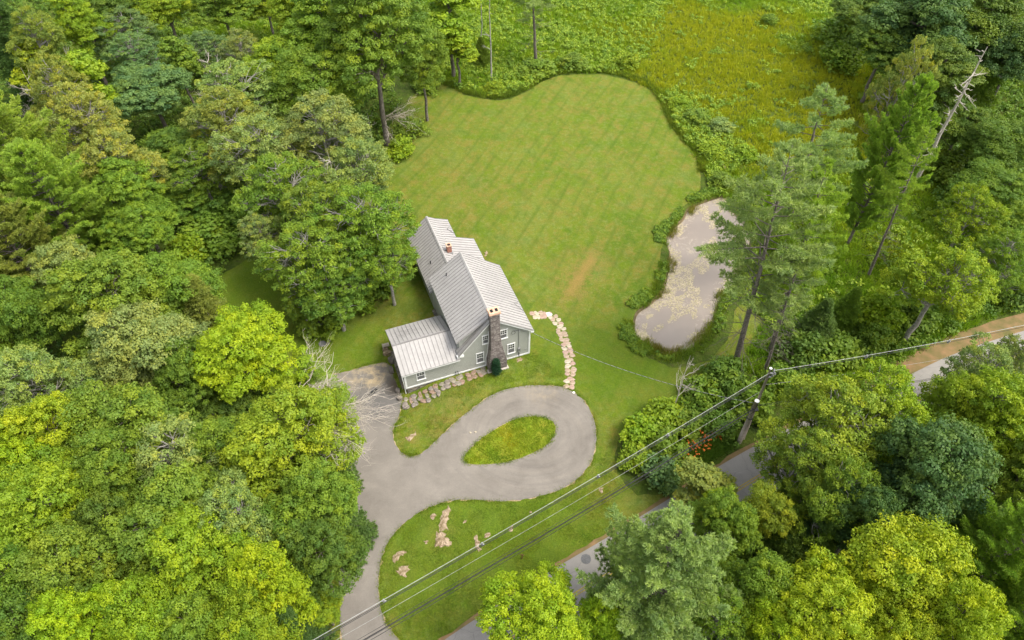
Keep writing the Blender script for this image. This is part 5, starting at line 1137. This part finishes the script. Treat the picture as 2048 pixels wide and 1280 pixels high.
stuff_mesh('pond_reeds', [blades(Q, 11, .42 + .5 * np.clip(vnoise(Q, 1.1, 31) + .3, 0, 1), .05, rs, np.clip(.55 + .5 * vnoise(Q, .8, 6), 0, 1), .45)], (.190, .285, .028), 'reeds and sedge fringing the pond', 'reeds')
Q = around(PR, .2, 1.3, 900, rs, .15); Q = Q[(vnoise(Q, .9, 9) > .15)]
leftbank = around(PR, .2, 1.7, 2600, rs, .2); leftbank = leftbank[vnoise(leftbank, 1.2, 12) > .02]; cx = np.mean(PR, 0); dvec = leftbank[:, :2] - cx; leftbank = leftbank[(dvec[:, 0] - .45 * dvec[:, 1] < -1)][:420]
stuff_mesh('pond_bank_weeds', [puff_leaves(np.vstack([Q, leftbank]), rs.uniform(.14, .34, len(Q) + len(leftbank)), 34, .15, rs, .9, .7, -.1)], (.185, .290, .035), 'leafy weeds crowding the banks of the pond', 'weeds')
Q = around(PR, -1.6, -.1, 5200, rs, -.305); Q = Q[(vnoise(Q, .9, 41) + .5 * vnoise(Q, 2.6, 42) > .0)]
Q1 = scatter(POND_IN, 9000, rs); Q1[:, 2] = -.305; Q1 = Q1[(vnoise(Q1, .55, 43) + .7 * vnoise(Q1, 2.1, 44) > .30)]
QS = np.vstack([Q, Q1]); v, f, t = leaves(QS, np.tile([0, 0, 1.0], (len(QS), 1)) + rs.normal(0, .05, (len(QS), 3)), .13, rs, 1.7); 
o = link('duckweed', np_mesh('duckweed', v, f, t), two_tone('pond_scum', (0.34, 0.30, 0.15), (0.50, 0.42, 0.30), 3, bmp=0)); tag(o, 'pale yellowish scum and weed floating on the pond', 'pond weed', kind='stuff')
Q = around(PR, -.9, .1, 1500, rs, -.33); Q = Q[vnoise(Q, .8, 46) > .12]
o_ = stuff_mesh('water_reeds', [blades(Q, 7, .75, .04, rs, np.clip(.75 + .3 * vnoise(Q, 1.5, 6), 0, 1), .3)], (.20, .235, .05), 'thin brownish reeds standing in the pond shallows', 'reeds')
# grass creeping over the edges of the drive
ed = []
for ring_ in (resample(DRIVE, .3), resample(offset_poly(ISL, -.05), .3)):
    q = around(ring_, -.06, .22, int(len(ring_) * 9), rs); ed.append(q)
ed = np.vstack(ed); ed[:, 2] = zt(ed[:, 0], ed[:, 1]) + .03; ed = ed[vnoise(ed, 1.6, 51) > -.25]
stuff_mesh('edge_grass', [blades(ed, 7, .13, .035, rs, np.clip(.5 + .4 * vnoise(ed, .9, 2), 0, 1), 1.0)], (.165, .245, .018), 'ragged grass creeping over the asphalt edge of the drive', 'grass')
# forest undergrowth
FL = PXZ([(-200,-120),(640,-120),(700,100),(800,200),(790,290),(700,350),(640,420),(560,480),(450,540),(390,600),(440,690),(560,780),(640,930),(660,1080),(675,1200),(680,1500),(-300,1500)])
FR = [np.array(p, float) for p in [(6, 10), (60, 10), (75, 60), (50, 56)]]
avoidR = list(RU) + list(reversed(RL))
Pu = scatter(FL, 9000, rs, [LAWN, DRIVE, M2]); Pr = PXZ([(940,1350),(1210,1150),(1420,1020),(1560,940),(1800,840),(2100,750),(2300,1000),(2200,1500),(940,1500)]); Pr2 = scatter(Pr, 3500, rs, [avoidR])
Ptr = PXZ([(1700,-80),(2300,-80),(2300,560),(2060,620),(1960,640),(1860,690),(1720,740),(1640,740),(1900,560),(1860,380),(1760,220)]); Pt2 = scatter(Ptr, 6000, rs)
PU = np.vstack([Pu, Pr2, Pt2]); PU[:, 2] += rs.uniform(.1, .9, len(PU))
stuff_mesh('undergrowth', [puff_leaves(PU, rs.uniform(.4, .95, len(PU)), 24, .26, rs, .7, .8, -.1)], (.140, .235, .032), 'leafy undergrowth covering the forest floor', 'undergrowth')
# long grass fringe where the mower stops
fr = smooth_line(PXZ([(860,160),(905,173),(935,187),(975,195),(1012,195),(1050,180),(1080,161),(1112,148),(1170,144),(1220,147),(1272,160),(1308,180),(1330,212),(1344,248),(1374,283),(1402,316),(1406,345)]), 10)
Q = np.array([fr[i] for i in rs.integers(0, len(fr), 2600)]) + rs.normal(0, .28, (2600, 2)) + np.array([0, .35]); Q = np.column_stack([Q, np.zeros(len(Q))])
stuff_mesh('fringe_grass', [blades(Q, 9, .6, .06, rs, np.clip(.5 + .3 * vnoise(Q, .9, 6), 0, 1), .6)], (.150, .215, .022), 'unmown grass fringe along the top of the lawn', 'grass')
# daylilies
DL = PXZ([(1375,905),(1392,880),(1425,872),(1432,884),(1410,900),(1385,915)]); Q = scatter(PXZ([(1350,925),(1375,880),(1440,862),(1450,878),(1420,905),(1385,930)]), 75, rs); Q[:, 2] += rs.uniform(.8, 1.1, len(Q))
mo, no, bo = mat('orange_petals', 0.6); bo.inputs['Base Color'].default_value = (.62, .16, .02, 1); v, f, t = puff_leaves(Q, np.full(len(Q), .09), 6, .11, rs, .8, .8, -.2)
o = link('daylily_blossoms', np_mesh('daylily_blossoms', v, f, t), mo); tag(o, 'orange daylily blossoms in the roadside bank near the pole', 'flowers', kind='stuff')
Q = scatter(PXZ([(1365,915),(1385,870),(1440,860),(1480,880),(1440,910),(1400,930)]), 500, rs)
stuff_mesh('daylily_grass_leaves', [blades(Q, 12, .85, .06, rs, np.full(len(Q), .4), .5)], (.140, .240, .025), 'strap leaves of the daylilies beneath their orange blossoms', 'plants')
# small weeds and tussocks breaking up the lawn and island
Q = scatter(ISL, 1100, rs); Q[:, 2] += .05
stuff_mesh('island_grass_tufts', [blades(Q, 10, .16, .04, rs, np.clip(.5 + .7 * vnoise(Q, 1.2, 2), 0, 1), .9)], (.250, .330, .018), 'coarse yellow green tufts on the island inside the loop', 'grass')
lowl = PXZ([(765,1180),(775,1100),(810,1055),(870,1018),(1000,1012),(1100,996),(1180,955),(1215,900),(1230,960),(1290,995),(1210,1070),(1000,1200),(885,1275),(800,1270)])
Q = scatter(lowl, 4200, rs, [DRIVE]); Q2 = scatter(PXZ([(790,850),(810,805),(900,770),(1000,735),(1070,715),(1130,760),(1060,765),(980,785),(900,840),(830,908),(795,890)]), 1600, rs, [DRIVE]); Q = np.vstack([Q, Q2]); Q = Q[vnoise(Q, 1.4, 61) > -.15]
stuff_mesh('lawn_grass_tufts', [blades(Q, 8, .13, .035, rs, np.clip(.45 + .75 * vnoise(Q, .6, 2), 0, 1), .9)], (.160, .225, .014), 'short rough tufts in the grass round the drive', 'grass')
